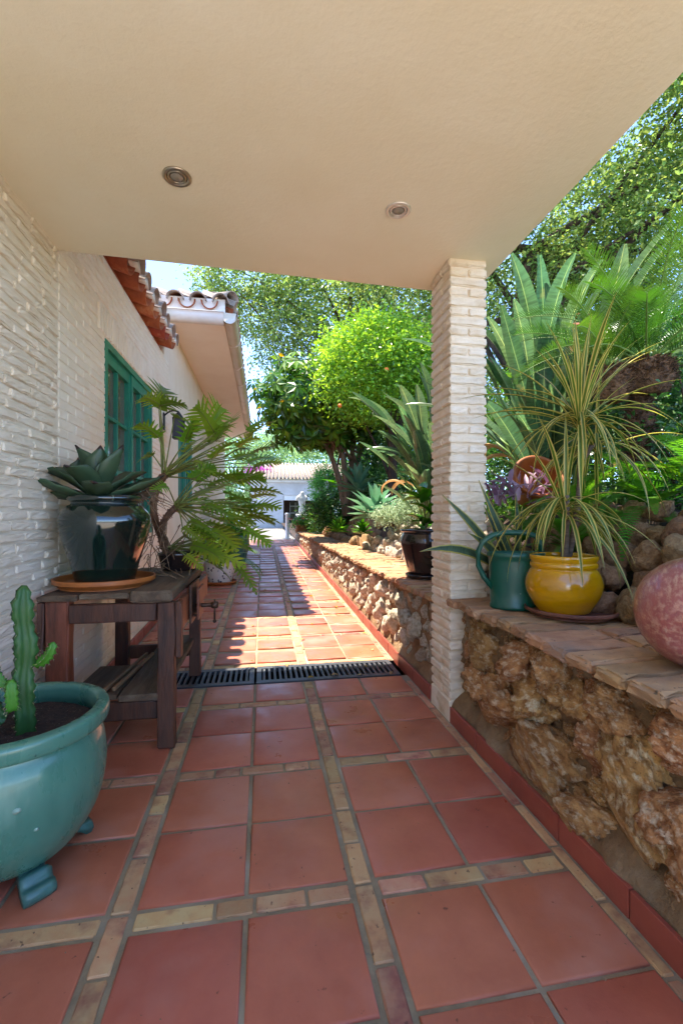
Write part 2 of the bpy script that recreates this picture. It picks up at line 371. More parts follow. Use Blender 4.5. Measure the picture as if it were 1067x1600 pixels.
def tube_g(g, pts, rs, sides=6, mi=0, cap=True):
    pts = [Vector(p) for p in pts]; V = []; F = []; n = len(pts)
    up = Vector((0.13, .07, 1)).normalized()
    for i, p in enumerate(pts):
        d = (pts[min(i + 1, n - 1)] - pts[max(i - 1, 0)])
        d = d.normalized() if d.length > 1e-9 else Vector((0, 0, 1))
        a = d.cross(up)
        if a.length < .05: a = d.cross(Vector((1, 0, 0)))
        a.normalize(); b = d.cross(a)
        r = rs[i] if hasattr(rs, '__len__') else rs
        for k in range(sides):
            t = 2 * math.pi * k / sides; V.append(p + (a * math.cos(t) + b * math.sin(t)) * r)
    for i in range(n - 1):
        for k in range(sides):
            k2 = (k + 1) % sides; F.append((i * sides + k, (i + 1) * sides + k, (i + 1) * sides + k2, i * sides + k2))
    if cap:
        F.append(tuple(range(sides))); F.append(tuple((n - 1) * sides + k for k in range(sides))[::-1])
    g.add([tuple(v) for v in V], F, mi=mi); return g
def tube(pts, rs, m, sides=8, name='tube'):
    return tube_g(G(), pts, rs, sides).mesh(name, m)
def bez(a, b, c, n=8):
    a, b, c = Vector(a), Vector(b), Vector(c)
    return [a * (1 - t) ** 2 + b * 2 * t * (1 - t) + c * t * t for t in [i / n for i in range(n + 1)]]

def blade_g(g, L, W, p0, p1, n=8, fold=.25, prof=None, k=1.0, mi=0, T=None, tipmi=None, wave=0, yaw=0):
    """strap leaf along +X, V-folded, bending from pitch p0 to p1"""
    prof = prof or (lambda t: max(.02, math.sin(math.pi * min(1, .12 + .88 * t)) ** .6))
    P = np.zeros(3); V = []; UV = []; F = []
    for i in range(n + 1):
        t = i / n; a = p0 + (p1 - p0) * t ** k; y = yaw * t
        f = np.array((math.cos(a) * math.cos(y), math.cos(a) * math.sin(y), math.sin(a))); u = np.array((-math.sin(a), 0, math.cos(a))); s = np.array((-math.sin(y), math.cos(y), 0))
        wd = W * .5 * prof(t); wv = wave * math.sin(t * 19) * W
        for q in (-1, -.5, 0, .5, 1):
            V.append(P + s * q * wd + u * (abs(q) * wd * fold * 2 + (wv if abs(q) == 1 else 0) * q)); UV.append((.5 + q * .5, t))
        P = P + f * L / n
    for i in range(n):
        for q in range(4): F.append((i * 5 + q, (i + 1) * 5 + q, (i + 1) * 5 + q + 1, i * 5 + q + 1))
    if tipmi is None: g.add(V, F, UV, mi, T)
    else:
        nb = len(g.mi); g.add(V, F, UV, mi, T)
        for j in range(len(F)):
            if j // 4 >= n - 1: g.mi[nb + j] = tipmi
    return g
def frame_from(d, up=Vector((0, 0, 1))):
    d = Vector(d).normalized(); s = up.cross(d)
    if s.length < .02: s = Vector((0, 1, 0)).cross(d)
    s.normalize(); u = d.cross(s)
    return Matrix((d, s, u)).transposed()
def pinnate_g(g, pts, npair, plen, pw, ang=70, lift=.25, droop=.2, t0=.12, mi=0, smi=0, rr=.006, seg=2, taper=None, base_w=0, sweep=25, jit=0.06, rng=None, roll=0):
    """feather leaf along a list of points; plen(t) gives leaflet length"""
    rng = rng or RND
    pts = [Vector(p) for p in pts]; n = len(pts) - 1
    tube_g(g, pts, [rr * (1 - .75 * i / n) for i in range(n + 1)], 5, smi)
    def samp(t):
        x = t * n; i = min(n - 1, int(x)); f = x - i
        return pts[i].lerp(pts[i + 1], f), (pts[i + 1] - pts[i]).normalized()
    for i in range(npair):
        t = t0 + (1 - t0) * (i + .5) / npair
        P, d = samp(t)
        s = Vector((0, 0, 1)).cross(d)
        if s.length < .05: s = Vector((0, 1, 0)).cross(d)
        s.normalize(); u = d.cross(s)
        if roll: s, u = s * math.cos(roll) + u * math.sin(roll), u * math.cos(roll) - s * math.sin(roll)
        for sg in (-1, 1):
            an = rad(ang - sweep * t + rng.uniform(-1, 1) * 60 * jit); L = plen(t) * rng.uniform(1 - jit * 1.5, 1 + jit)
            if L < .004: continue
            dr = (d * math.cos(an) + s * sg * math.sin(an) + u * lift).normalized()
            cr = dr.cross(u).normalized()
            V = []; F = []; UV = []
            q = P.copy(); dd = dr.copy()
            for k in range(seg + 1):
                f = k / seg
                wd = pw * (.55 + .9 * f - 1.42 * f * f) if seg > 1 else pw
                wd = max(wd, pw * .04)
                V += [tuple(q - cr * wd), tuple(q + cr * wd)]; UV += [(0, f), (1, f)]
                q = q + dd * (L / seg); dd = (dd - Vector((0, 0, 1)) * droop / seg).normalized()
            for k in range(seg): F.append((2 * k, 2 * k + 1, 2 * k + 3, 2 * k + 2))
            g.add(V, F, UV, mi)
    return g

def leaves_mesh(name, C, size, m, aspect=.5, up=.35, rng=NP, fold=.25, outward=None):
    """one quad-pair leaf at every point of C (n,3); random directions, some facing up"""
    n = len(C); d = rng.normal(size=(n, 3)); d[:, 2] *= .7
    if outward is not None: d += outward
    d /= np.linalg.norm(d, axis=1)[:, None]
    nr = rng.normal(size=(n, 3)); nr[:, 2] = np.abs(nr[:, 2]) + up
    s = np.cross(d, nr); s /= np.linalg.norm(s, axis=1)[:, None] + 1e-9; u = np.cross(s, d)
    L = (size * rng.uniform(.6, 1.25, n))[:, None]; W = L * aspect
    b = C - d * L * .5
    p = [b, C - s * W * .5 + u * W * fold, C + d * L * .5, C + s * W * .5 + u * W * fold, ]
    V = np.stack(p, 1).reshape(-1, 3)
    Q = np.arange(4 * n).reshape(n, 4)
    return fast_mesh(name, V, Q, m)
def crown_points(cx, r, nclump, per, clump_r, rng=NP, shell=.55, bottom=-1.0):
    """clumps spread through an ellipsoid, denser near its surface"""
    cx = np.array(cx); r = np.array(r); c = []
    while len(c) < nclump:
        p = rng.normal(size=3); p /= np.linalg.norm(p); q = p * (shell + (1 - shell) * rng.random() ** .5)
        if q[2] < bottom: continue
        q *= 1 + .18 * noise.noise(Vector(p * 2.3 + cx))
        c.append(q)
    c = np.array(c) * r + cx
    cr = clump_r * rng.uniform(.6, 1.3, (nclump, 1, 1))
    P = c[:, None, :] + rng.normal(size=(nclump, per, 3)) * cr * np.array((1, 1, .75))
    out = np.repeat((c - cx) / r, per, axis=0)
    return P.reshape(-1, 3), c, out

# ================================================================== SETTING
WX = -1.14                      # face of the house wall
SX = 1.075                      # face of the right skirting
RX = 1.10                       # face of the retaining wall
Y0, Y1 = 3.30, 3.66             # drain
SL = .028                       # slope of the path beyond the drain
def pz(Y): return 0.0 if Y < Y1 else SL * (Y - Y1)
YEND = 16.0
def sstep(a, b, x):
    t = max(0, min(1, (x - a) / (b - a))); return t * t * (3 - 2 * t)
def gz(X, Y):                   # garden surface right of the wall
    h = .58 + .62 * sstep(1.62, 2.35, X) + .11 * max(0, X - 2.35)
    far = pz(Y) - .02
    return h + (far - h) * sstep(14.2, 16.5, Y) if Y > 14 else h

# ground sheet and far hills
g = G(); N = 2
g.add([(-900, -900, -.45), (900, -900, -.45), (900, 900, -.45), (-900, 900, -.45)], [(0, 1, 2, 3)])
struct('ground', g.mesh('ground', 'garden_ground'))
g = G(); g.add([(-14, YEND, pz(YEND) - .01), (6, YEND, pz(YEND) - .01), (8, 60, pz(YEND) + .05), (-14, 60, pz(YEND) + .05), (-14, YEND, -.5), (6, YEND, -.5), (8, 60, -.5), (-14, 60, -.5)], CUBE_F[:1] + [(0, 1, 2, 3), (0, 4, 5, 1), (1, 5, 6, 2), (2, 6, 7, 3), (3, 7, 4, 0)])
struct('driveway', g.mesh('driveway', 'drive_stone', smooth=False))
g = G(); g.add(box_v(-14, 9, -16, -.35, -.44, -.012), CUBE_F); struct('bounce_patio', g.mesh('bounce_patio', 'bounce_patio_stone', smooth=False))  # unseen pale paving added behind the camera to bounce sunlight into the porch
# garden bed
xs = [1.18, 1.4, 1.62] + [1.62 + i * .12 for i in range(1, 10)] + [3.0 + i * .8 for i in range(16)]; ys = [-.3 + i * .33 for i in range(98)]
V = []; F = []
for j, y in enumerate(ys):
    for i, x in enumerate(xs):
        V.append((x, y, gz(x, y) + .05 * noise.noise(Vector((x * 2, y * 2, 0)))))
for j in range(len(ys) - 1):
    for i in range(len(xs) - 1): a = j * len(xs) + i; F.append((a, a + 1, a + 1 + len(xs), a + len(xs)))
g = G(); g.add(V, F); struct('garden_bed', g.mesh('garden_bed', 'soil'))
g = G(); V = []; F = []; n = 60
for i in range(n + 1):
    x = -260 + 520 * i / n
    h = 9 + 12 * noise.noise(Vector((x * .012, 3, 0))) + 3 * noise.noise(Vector((x * .06, 7, 0)))
    V += [(x, 150, -1), (x, 190, h * .6 + 4), (x, 260, h + 6)]
for i in range(n):
    for k in range(2): F.append((i * 3 + k, i * 3 + 3 + k, i * 3 + 4 + k, i * 3 + 1 + k))
g.add(V, F); struct('hills', g.mesh('hills', 'hill_green'))

# ---------------- path: bed of grout, tiles, brick strips
g = G()
g.add(box_v(-1.2, 1.13, -.35, Y0, -.3, -.007), CUBE_F)
zz = .007
g.add([(-1.2, Y1, -.3), (1.13, Y1, -.3), (1.13, YEND, -.3), (-1.2, YEND, -.3), (-1.2, Y1, -zz), (1.13, Y1, -zz), (1.13, YEND, pz(YEND) - zz), (-1.2, YEND, pz(YEND) - zz)], CUBE_F)
path = struct('path', g.mesh('path_bed', 'grout', smooth=False))
STRIP = [-.422, .324]; PX = .746
CEN = [-1.168 + PX * i for i in range(4)]
tile_x = []                                    # (x0,x1) of every tile column
edges = [-1.168, -.795, -.422, -.049, .324, .697, 1.07]
SWH = .041                                      # half-width of a strip with its joints
J = .0075                                        # half a joint
for i in range(6):
    a, b = edges[i], edges[i + 1]
    a += (SWH + J * .6) if i in (2, 4) else J
    b -= (SWH + J * .6) if i in (1, 3) else J
    if i == 0: a = -1.105
    if i == 5: b = 1.02
    tile_x.append((a, b))
def tile_mesh(w, l, seed):
    r = random.Random(seed); h = .0
    bm = bmesh.new(); e = .0045
    def ring(ins, z, jt):
        return [bm.verts.new((x * (w / 2 - ins) + r.uniform(-jt, jt), y * (l / 2 - ins) + r.uniform(-jt, jt), z)) for x, y in ((-1, -1), (1, -1), (1, 1), (-1, 1))]
    a = ring(0, -.015, .0015); b = ring(0, -e, 0); c = ring(e * .5, -e * .3, .0004); d = ring(e * 1.6, 0, .0004); f = ring(min(w, l) * .3, .0006, 0)
    for i in range(4): b[i].co.xy = a[i].co.xy; 
    for p, q in ((a, b), (b, c), (c, d), (d, f)):
        for i in range(4): bm.faces.new((p[i], p[(i + 1) % 4], q[(i + 1) % 4], q[i]))
    bm.faces.new(f); bm.normal_update()
    me = bpy.data.meshes.new('tile'); bm.to_mesh(me); bm.free(); me.materials.append(M['terracotta_tile'])
    me.polygons.foreach_set('use_smooth', [True] * len(me.polygons)); return me
tile_cache = {}
def tile_at(x0, x1, y0, y1):
    k = (round(x1 - x0, 3), round(y1 - y0, 3), RND.randrange(3))
    if k not in tile_cache: tile_cache[k] = tile_mesh(x1 - x0, y1 - y0, len(tile_cache))
    yc = (y0 + y1) / 2
    o = obj('tile', tile_cache[k], path, ((x0 + x1) / 2, yc, pz(yc) + RND.uniform(-.0012, .0012)), (math.atan(SL) if yc > Y1 else RND.uniform(-.003, .003), RND.uniform(-.003, .003), RND.choice((0, math.pi))))
    return o
pb_cache = {}
far_g = G(); NB = 0
def pave_brick(x0, x1, y0, y1):
    global NB
    lx, ly = round(x1 - x0, 3), round(y1 - y0, 3); yc = (y0 + y1) / 2
    if yc > 8.2:
        far_g.add(box_v(x0, x1, y0, y1, -.02, .0005) if False else [(x, y, pz(y) + z) for x, y, z in box_v(x0, x1, y0, y1, -.02, .0005)], CUBE_F); return
    k = (lx, ly, RND.randrange(3))
    if k not in pb_cache: pb_cache[k] = rough_box(lx, ly, .03, 'paving_brick', len(pb_cache), .0012, .003, (5, 1, 1) if lx > ly else (1, 5, 1), 'paving_brick')
    obj('paving_brick', pb_cache[k], path, ((x0 + x1) / 2, yc, pz(yc) - .0155 + RND.uniform(-.002, .0005)), (math.atan(SL) if yc > Y1 else 0, 0, 0)); NB += 1
# rows
near_strips = [1.43 + .757 * k for k in range(-2, 3)]                 # centres of the cross strips before the drain
far_strips = [Y1 + .045 + .757 * k for k in range(0, 17)]
def rows(strips, lo, hi):
    out = []
    cuts = []
    for s in strips: cuts.append(s)
    for s in strips:
        a = s + SWH + J * .6; e = s + .757 - SWH - J * .6; mid = (a + e) / 2
        for (p, q) in ((a, mid - J), (mid + J, e)):
            p2, q2 = max(p, lo), min(q, hi)
            if q2 - p2 > .05: out.append((p2, q2))
    return out
for (p, q) in rows(near_strips, -.2, Y0 - .012) + rows(far_strips, Y1 + .01, YEND):
    for (a, b) in tile_x: tile_at(a, b, p, q)
BW = SWH - J - .005                                   # half brick width
for sx in STRIP:                               # lengthwise strips
    for lo, hi in ((.2, Y0 - .012), (Y1 + .012, YEND)):
        y = lo
        while y < hi - .03:
            L = RND.choice((.13, .19, .235, .235, .27)); e = min(hi, y + L)
            pave_brick(sx - BW, sx + BW, y + .006, e - .006); y = e
for s in near_strips + far_strips:             # cross strips
    if s < .3 or s + BW > (Y0 if s < Y0 else YEND): continue
    for lo, hi in ((-1.105, STRIP[0] - SWH - .004), (STRIP[0] + SWH + .004, STRIP[1] - SWH - .004), (STRIP[1] + SWH + .004, 1.02)):
        x = lo
        while x < hi - .02:
            L = RND.choice((.12, .16, .2, .235, .235)); e = min(hi, x + L)
            if hi - e < .05: e = hi
            pave_brick(x + .005, e - .005, s - BW, s + BW); x = e
y = .3
while y < YEND:                                # narrow border bricks beside the skirting
    e = y + .24
    if not (y < Y1 and e > Y0): pave_brick(1.028, 1.064, y + .006, e - .006)
    y = e
obj('paving_brick', far_g.mesh('paving_brick_far', 'paving_brick', False), path, kind='stuff')
# skirting tiles
def skirt(xf, xb, y, L, nm='skirting_tile'):
    k = ('sk', round(L, 3), xf < 0)
    if k not in tile_cache: tile_cache[k] = box(min(0, xb - xf), max(0, xb - xf), -L / 2 + .003, L / 2 - .003, -.02, .085, 'skirting_tile', 'skirting_tile', .004)
    obj(nm, tile_cache[k], path, (xf + RND.uniform(-.001, .001), y, pz(y)), (math.atan(SL) if y > Y1 else 0, 0, 0))
y = .2
while y < 15.3:
    skirt(SX, SX + .018, y + .165, .33); y += .33
y = 2.0
while y < 14: skirt(WX + .02, WX + .002, y + .165, .33); y += .33
# drain channel under the grates
g = G()
for b in ((-1.2, 1.13, Y0, Y1, -.30, -.12), (-1.2, 1.13, Y0, Y0 + .004, -.12, -.01), (-1.2, 1.13, Y1 - .004, Y1, -.12, -.01)): g.add(box_v(*b), CUBE_F)
struct('drain_channel', g.mesh('drain_channel', 'black_void', False))
def grate(x0, x1, label):
    t = thing('drain_grate', label, 'grate', ((x0 + x1) / 2, Y0, -.001), 0, 'drain grates across the path')
    L = x1 - x0; W = Y1 - Y0; h = L / 2 - .004
    g = G()
    for b in ((-h, h, .005, .055, -.025, .004), (-h, h, W - .055, W - .005, -.025, .004), (-h, -h + .035, .055, W - .055, -.025, .004), (h - .035, h, .055, W - .055, -.025, .004)): g.add(box_v(*b), CUBE_F)
    obj('frame', g.mesh('frame', 'cast_iron', False), t)
    nb = 25; me = box(-.0095, .0095, .055, W - .055, -.025, .003, 'cast_iron', 'bar', .003)
    for i in range(nb):
        obj('bar', me, t, (-h + .035 + (2 * h - .07) * (i + .5) / nb, 0, 0))
grate(-1.115, -.055, 'dark metal drain grate under the workbench by the house wall')
grate(-.045, 1.03, 'dark metal drain grate in the open path left of the pillar')

# ================================================================== HOUSE
house = thing('house', 'cream painted brick house with green window and clay tile eaves', 'house', (WX, 3, 0))
def hp(name, me, parent=house, **kw):             # a part given in world coordinates
    o = obj(name, me, parent, **kw); o.location = Vector(o.location) - parent_loc(parent); return o
def parent_loc(p):
    v = Vector((0, 0, 0))
    while p is not None: v += p.location; p = p.parent
    return v
# wall cores (behind the bricks)
WINY = (3.606, 5.05); WINZ = (1.02, 2.505)
W2Y = (6.6, 7.8); W2Z = (1.25, 2.5)
XB = WX - .007
g = G()
def wallbox(y0, y1, z0, z1, x1=XB): g.add(box_v(x1 - .25, x1, y0, y1, z0, z1), CUBE_F)
wallbox(-3, 2.825, -.3, 3.0)
wall_near = hp('porch_wall', g.mesh('wall', 'cream_paint', False))
g = G()
wallbox(2.825, WINY[0], -.3, 3.10); wallbox(WINY[0], WINY[1], -.3, WINZ[0]); wallbox(WINY[0], WINY[1], WINZ[1], 3.10); wallbox(WINY[1], 5.66, -.3, 3.10)
wallbox(5.66, W2Y[0], -.3, 3.7); wallbox(*W2Y, -.3, W2Z[0]); wallbox(*W2Y, W2Z[1], 3.7); wallbox(W2Y[1], 14.6, -.3, 3.7)
wall_far = hp('wall', g.mesh('wall', 'house_paint', False))
# bricks of the near (rough) wall
var = {}
def wall_brick(L, hgt, m, v, amp, rn, d=.03):
    k = (round(L, 3), m, v)
    if k not in var: var[k] = rough_box(d, L, hgt, m, len(var) + 50, amp, rn, (1, max(2, int(L / .045)), 2), 'brick')
    return var[k]
CH = .0515
z = .09; row = 0
while z < 2.68:
    y = 1.9 - (.13 if row % 2 else 0) + RND.uniform(-.03, .03)
    while y < 2.80:
        L = RND.choice((.2, .235, .25)); e = min(y + L, 2.815)
        if e - y > .04:
            L2 = round((e - y) / .03) * .03
            o = obj('brick', wall_brick(max(.06, L2) - .008, CH - .010, 'cream_paint', RND.randrange(5), .0035, .0055, .04), wall_near)
            o.location = Vector((WX - .015 + RND.uniform(-.005, .006), (y + e) / 2, z + CH / 2 + RND.uniform(-.003, .003))); o.rotation_euler = (RND.uniform(-.02, .02), RND.uniform(-.08, .02), 0)
        y = e
        if y >= 2.81: break
    z += CH; row += 1
# bricks of the house wall: the nearest ones are single parts, the rest one part
far = G(); cnt = 0
z = .09; row = 0; HC = .0555
cand = []
while z < 3.06:
    y = 2.835 + (0 if row % 2 else .12)
    if row % 2 == 0: cand.append((2.835, 2.95, z))
    while y < 5.93:
        e = min(y + .24, 5.93)
        cand.append((y, e, z)); y = e
    z += HC; row += 1
def clip(c):
    y0, y1, z = c; out = []
    if z + HC > WINZ[0] - .02 and z < WINZ[1] + .0:
        if y1 <= WINY[0] or y0 >= WINY[1]: return [c]
        if y0 < WINY[0] - .03: out.append((y0, WINY[0], z))
        if y1 > WINY[1] + .03: out.append((WINY[1], y1, z))
        return out
    if WINZ[1] <= z < WINZ[1] + .22 and y1 > WINY[0] - .15 and y0 < WINY[1] + .15:
        if y0 < WINY[0] - .18: out.append((y0, WINY[0] - .15, z))
        if y1 > WINY[1] + .18: out.append((WINY[1] + .15, y1, z))
        return out
    return [c]
cc = []
for c in cand: cc += clip(c)
cc.sort(key=lambda c: c[0])
fv = [(i, j, k) for i in (0, 1) for j in (0, 1) for k in (0, 1)]
for n_, (y0, y1, z) in enumerate(cc):
    L = y1 - y0; L2 = max(.05, round(L / .03) * .03)
    if n_ < 290:
        o = obj('brick', wall_brick(L2 - .006, HC - .008, 'house_paint', RND.randrange(4), .0015, .003, .034), wall_far)
        o.location = Vector((WX - .019 + RND.uniform(-.002, .002), (y0 + y1) / 2, z + HC / 2)); o.rotation_euler = (RND.uniform(-.008, .008), RND.uniform(-.04, .02), 0)
    else:
        x = WX + RND.uniform(-.003, .0)
        a, b, q = y0 + .004, y1 - .004, .006
        V = [(x - .03, a, z + .004), (x - .03, b, z + .004), (x - .03, b, z + HC - .004), (x - .03, a, z + HC - .004), (x - .004, a, z + .004), (x - .004, b, z + .004), (x - .004, b, z + HC - .004), (x - .004, a, z + HC - .004),
             (x, a + q, z + .010), (x, b - q, z + .010), (x, b - q, z + HC - .010), (x, a + q, z + HC - .010)]
        far.add(V, [(0, 1, 5, 4), (1, 2, 6, 5), (2, 3, 7, 6), (3, 0, 4, 7), (4, 5, 9, 8), (5, 6, 10, 9), (6, 7, 11, 10), (7, 4, 8, 11), (8, 9, 10, 11)])
# soldier course over the window
y = WINY[0] - .14; sold = wall_brick(.05, .2, 'house_paint', 9, .002, .006, .036)
while y < WINY[1] + .13:
    o = obj('lintel_brick', sold, wall_far); o.location = Vector((WX - .011 + RND.uniform(-.002, .003), y + .0275, WINZ[1] + .115)); y += .058
o = obj('brick', far.mesh('brick_field', 'house_paint', False), wall_far, kind='stuff')

# windows
def window(y0, y1, z0, z1, leaves, cols, rws, curt=True):
    t = obj('window', None or G().add(box_v(0, .001, 0, .001, 0, .001), CUBE_F).mesh('window', 'green_joinery'), house)
    bpy.data.objects.remove(t)
    g = G(); x0, x1 = WX - .10, WX + .004; fw = .05
    for b in ((x0, x1, y0, y0 + fw, z0, z1), (x0, x1, y1 - fw, y1, z0, z1), (x0, x1, y0 + fw, y1 - fw, z1 - fw, z1), (x0, x1, y0 + fw, y1 - fw, z0, z0 + fw)): g.add(box_v(*b), CUBE_F)
    win = hp('window', g.mesh('frame', 'green_joinery', False))
    def sp(name, me):
        o = obj(name, me, win); o.location = -parent_loc(win); return o
    ly0, ly1 = y0 + fw, y1 - fw; lw = (ly1 - ly0) / leaves
    for i in range(leaves):
        a, b = ly0 + i * lw + .002, ly0 + (i + 1) * lw - .002; s = .05; xa, xb_ = WX - .085 - .0 * i, WX - .02 + (.012 if i else 0)
        g = G()
        for q in ((xa, xb_, a, a + s, z0 + fw + .002, z1 - fw - .002), (xa, xb_, b - s, b, z0 + fw + .002, z1 - fw - .002), (xa, xb_, a + s, b - s, z1 - fw - s - .04, z1 - fw - .002), (xa, xb_, a + s, b - s, z0 + fw + .002, z0 + fw + s + .03)): g.add(box_v(*q), CUBE_F)
        sp('sash', g.mesh('sash', 'green_joinery', False))
        ya, yb, za, zb = a + s, b - s, z0 + fw + s + .03, z1 - fw - s - .04
        for k in range(1, cols):
            yy = ya + (yb - ya) * k / cols; sp('muntin', box(xa + .02, xb_ - .006, yy - .013, yy + .013, za, zb, 'green_joinery', 'muntin', .003))
        for k in range(1, rws):
            zz_ = za + (zb - za) * k / rws; sp('muntin', box(xa + .022, xb_ - .008, ya, yb, zz_ - .013, zz_ + .013, 'green_joinery', 'muntin', .003))
        for c in range(cols):
            for r in range(rws):
                sp('pane', box(xa + .025, xa + .029, ya + (yb - ya) * c / cols + .001, ya + (yb - ya) * (c + 1) / cols - .001, za + (zb - za) * r / rws + .001, za + (zb - za) * (r + 1) / rws - .001, 'window_glass', 'pane'))
    return win
window(*WINY, *WINZ, 2, 2, 3)
window(*W2Y, *W2Z, 2, 2, 2)
g = G(); g.add(box_v(WX - 2, WX - .3, 3.4, 5.2, .8, 2.7), CUBE_F); 

# clay barrel tile, half pipe along +X, convex up
def barrel(m, L=.42, r0=.105, r1=.085, seg=10, th=.013, name='roof_tile'):
    V = []; F = []
    for (x, r) in ((0, r0), (L, r1)):
        for q in (r, r - th):
            for k in range(seg + 1):
                a = math.pi * k / seg; V.append((x, -q * math.cos(a), q * math.sin(a)))
    n = seg + 1
    def A(e, s, k): return (e * 2 + s) * n + k
    for k in range(seg):
        F.append((A(0, 0, k), A(1, 0, k), A(1, 0, k + 1), A(0, 0, k + 1))); F.append((A(0, 1, k), A(0, 1, k + 1), A(1, 1, k + 1), A(1, 1, k)))
        F.append((A(0, 0, k), A(0, 0, k + 1), A(0, 1, k + 1), A(0, 1, k))); F.append((A(1, 0, k), A(1, 1, k), A(1, 1, k + 1), A(1, 0, k + 1)))
    for k in (0, seg): F.append((A(0, 0, k), A(0, 1, k), A(1, 1, k), A(1, 0, k)))
    g = G(); g.add(V, F); return g.mesh(name, m)
bt = barrel('roof_clay'); btw = barrel('roof_clay_weathered')
g = G(); g.add([(WX - .03, 2.9, 3.16), (WX - .03, 5.66, 3.16), (WX - 3.5, 5.66, 4.1), (WX - 3.5, 2.9, 4.1), (WX - .03, 2.9, 3.11), (WX - .03, 5.66, 3.11), (WX - 3.5, 5.66, 4.0), (WX - 3.5, 2.9, 4.0)], CUBE_F)
roof1 = hp('roof', g.mesh('roof', 'roof_clay', False))
OFF = Vector((0, 0, 0))
tilt = math.atan(.25)
y = 3.0
for i in range(10):
    yy = y + .272 * i
    # channel tile (hollow up) and cover tile (hollow down), reaching out over the wall
    for c, nm in ((0, bt), (1, btw)):
        for s in range(3):
            o = obj('roof_tile', nm, roof1); xx = WX + .14 - s * .33 + (.02 if c else 0) + RND.uniform(-.012, .012)
            o.location = Vector((xx, yy + (.136 if c else 0), 3.20 + (s * .085) + (.02 if c else 0))) + OFF
            o.rotation_euler = (math.pi if c == 0 else 0, tilt if c else tilt, math.pi) if False else (0, 0, 0)
            o.rotation_euler = Matrix.Rotation(math.pi, 3, 'Z').to_euler()
            R = Matrix.Rotation(math.pi, 3, 'Z') @ Matrix.Rotation(-tilt, 3, 'Y') @ (Matrix.Rotation(math.pi, 3, 'X') if c == 0 else Matrix.Identity(3))
            o.rotation_euler = R.to_euler()
seg = 10; pl_ = G(); V = [(0, 0, .0)] + [(0, -.088 * math.cos(math.pi * k / seg), .088 * math.sin(math.pi * k / seg)) for k in range(seg + 1)]
V += [(-.05, y_, z_) for (_, y_, z_) in V]; n_ = seg + 2
pl_.add(V, [tuple([0] + list(range(1, seg + 2)))] + [(k, n_ + k, n_ + k + 1, k + 1) for k in range(1, seg + 1)] + [(0, n_, n_ + 1, 1), (0, seg + 1, n_ + seg + 1, n_)]); pl_m = pl_.mesh('lit_tile_end', 'white_plaster')
for i in range(10): rt_ = obj('lit_tile_end', pl_m, roof1, (WX + .14, 3.0 + .272 * i + .136, 3.215))  # white half-discs stand in for light inside the hollow tile ends
# second, higher roof with soffit and gutter
GX, GY, GZ = -.37, 5.86, 3.58          # outer gutter corner and its underside
g = G(); g.add(box_v(WX - .3, GX - .13, GY + .10, 14.6, 3.625, 3.66), CUBE_F)
soff = hp('soffit', g.mesh('soffit', 'soffit_paint', False))
g = G(); g.add(box_v(WX - 2.5, GX - .11, GY + .07, GY + .10, 3.60, 3.80), CUBE_F); g.add(box_v(GX - .13, GX - .10, GY + .101, 14.6, 3.60, 3.78), CUBE_F)
hp('fascia', g.mesh('fascia', 'soffit_paint', False))
def gutter(pts, cross_dir, ln):
    g = G(); V = []; F = []; seg = 8; r = .085
    prof = [(-r * math.cos(math.pi * k / seg), -r * math.sin(math.pi * k / seg)) for k in range(seg + 1)]
    prof = [(-r, .05)] + prof + [(r, .05), (r + .01, .05), (r + .01, .042)]
    for p in pts:
        for (a, b) in prof: V.append((p[0] + cross_dir[0] * a, p[1] + cross_dir[1] * a, p[2] + b))
    n = len(prof)
    for i in range(len(pts) - 1):
        for k in range(n - 1): F.append((i * n + k, i * n + k + 1, (i + 1) * n + k + 1, (i + 1) * n + k))
    F.append(tuple(range(n)) ); F.append(tuple((len(pts) - 1) * n + k for k in range(n))[::-1])
    g.add(V, F); return g.mesh('gutter', 'gutter_paint')
gut = hp('gutter', gutter([(GX - .03, GY - .06, GZ + .08), (GX - .03, 14.6, GZ + .08)], (1, 0), 0))
hp('gutter', gutter([(WX - 1.2, GY, GZ + .08), (GX - .10, GY, GZ + .08)], (0, -1), 0))
for yy in (6.6, 7.6, 8.6, 9.8, 11, 12.2, 13.4):
    V = []; g = G()
    for a in range(9):
        an = math.pi * a / 8
        for r_ in (.086, .092):
            for dy in (-.012, .012): V.append((GX - .03 - r_ * math.cos(an), yy + dy, GZ + .08 - r_ * math.sin(an)))
    F = []
    for a in range(8):
        b = a * 4; F += [(b + 2, b + 3, b + 7, b + 6), (b, b + 2, b + 6, b + 4), (b + 1, b + 5, b + 7, b + 3)]
    g.add(V, F); o = obj('gutter_clip', g.mesh('gutter_clip', 'gutter_paint', False), gut); o.location = -parent_loc(gut)
# roof planes of the higher roof (hipped at the front corner)
ez = 3.80; e2 = 3.80 + .85
g = G()
g.add([(WX - 2.5, GY + .02, ez), (GX - .05, GY + .02, ez), (GX - .05 - 2.4, GY + 2.42, e2), (WX - 2.5, GY + 2.42, e2)], [(0, 1, 2, 3)])
g.add([(GX - .05, GY + .02, ez), (GX - .05, 14.6, ez), (GX - 2.45, 14.6, e2), (GX - 2.45, GY + 2.42, e2)], [(0, 1, 2, 3)])
g.add([(WX - 2.5, GY + .11, ez - .02), (GX - .12, GY + .11, ez - .02), (GX - .12, 14.6, ez - .02), (WX - 2.5, 14.6, ez - .02)], [(0, 3, 2, 1)])
roof2 = hp('roof', g.mesh('roof', 'roof_clay', False))
tl2 = math.atan(.85 / 2.4)
def rt(parent, me, loc, R):
    o = obj('roof_tile', me, parent); o.location = Vector(loc) + OFF; o.rotation_euler = R.to_euler(); return o
RY = Matrix.Rotation(math.pi / 2, 3, 'Z')      # +X -> +Y : up the front slope
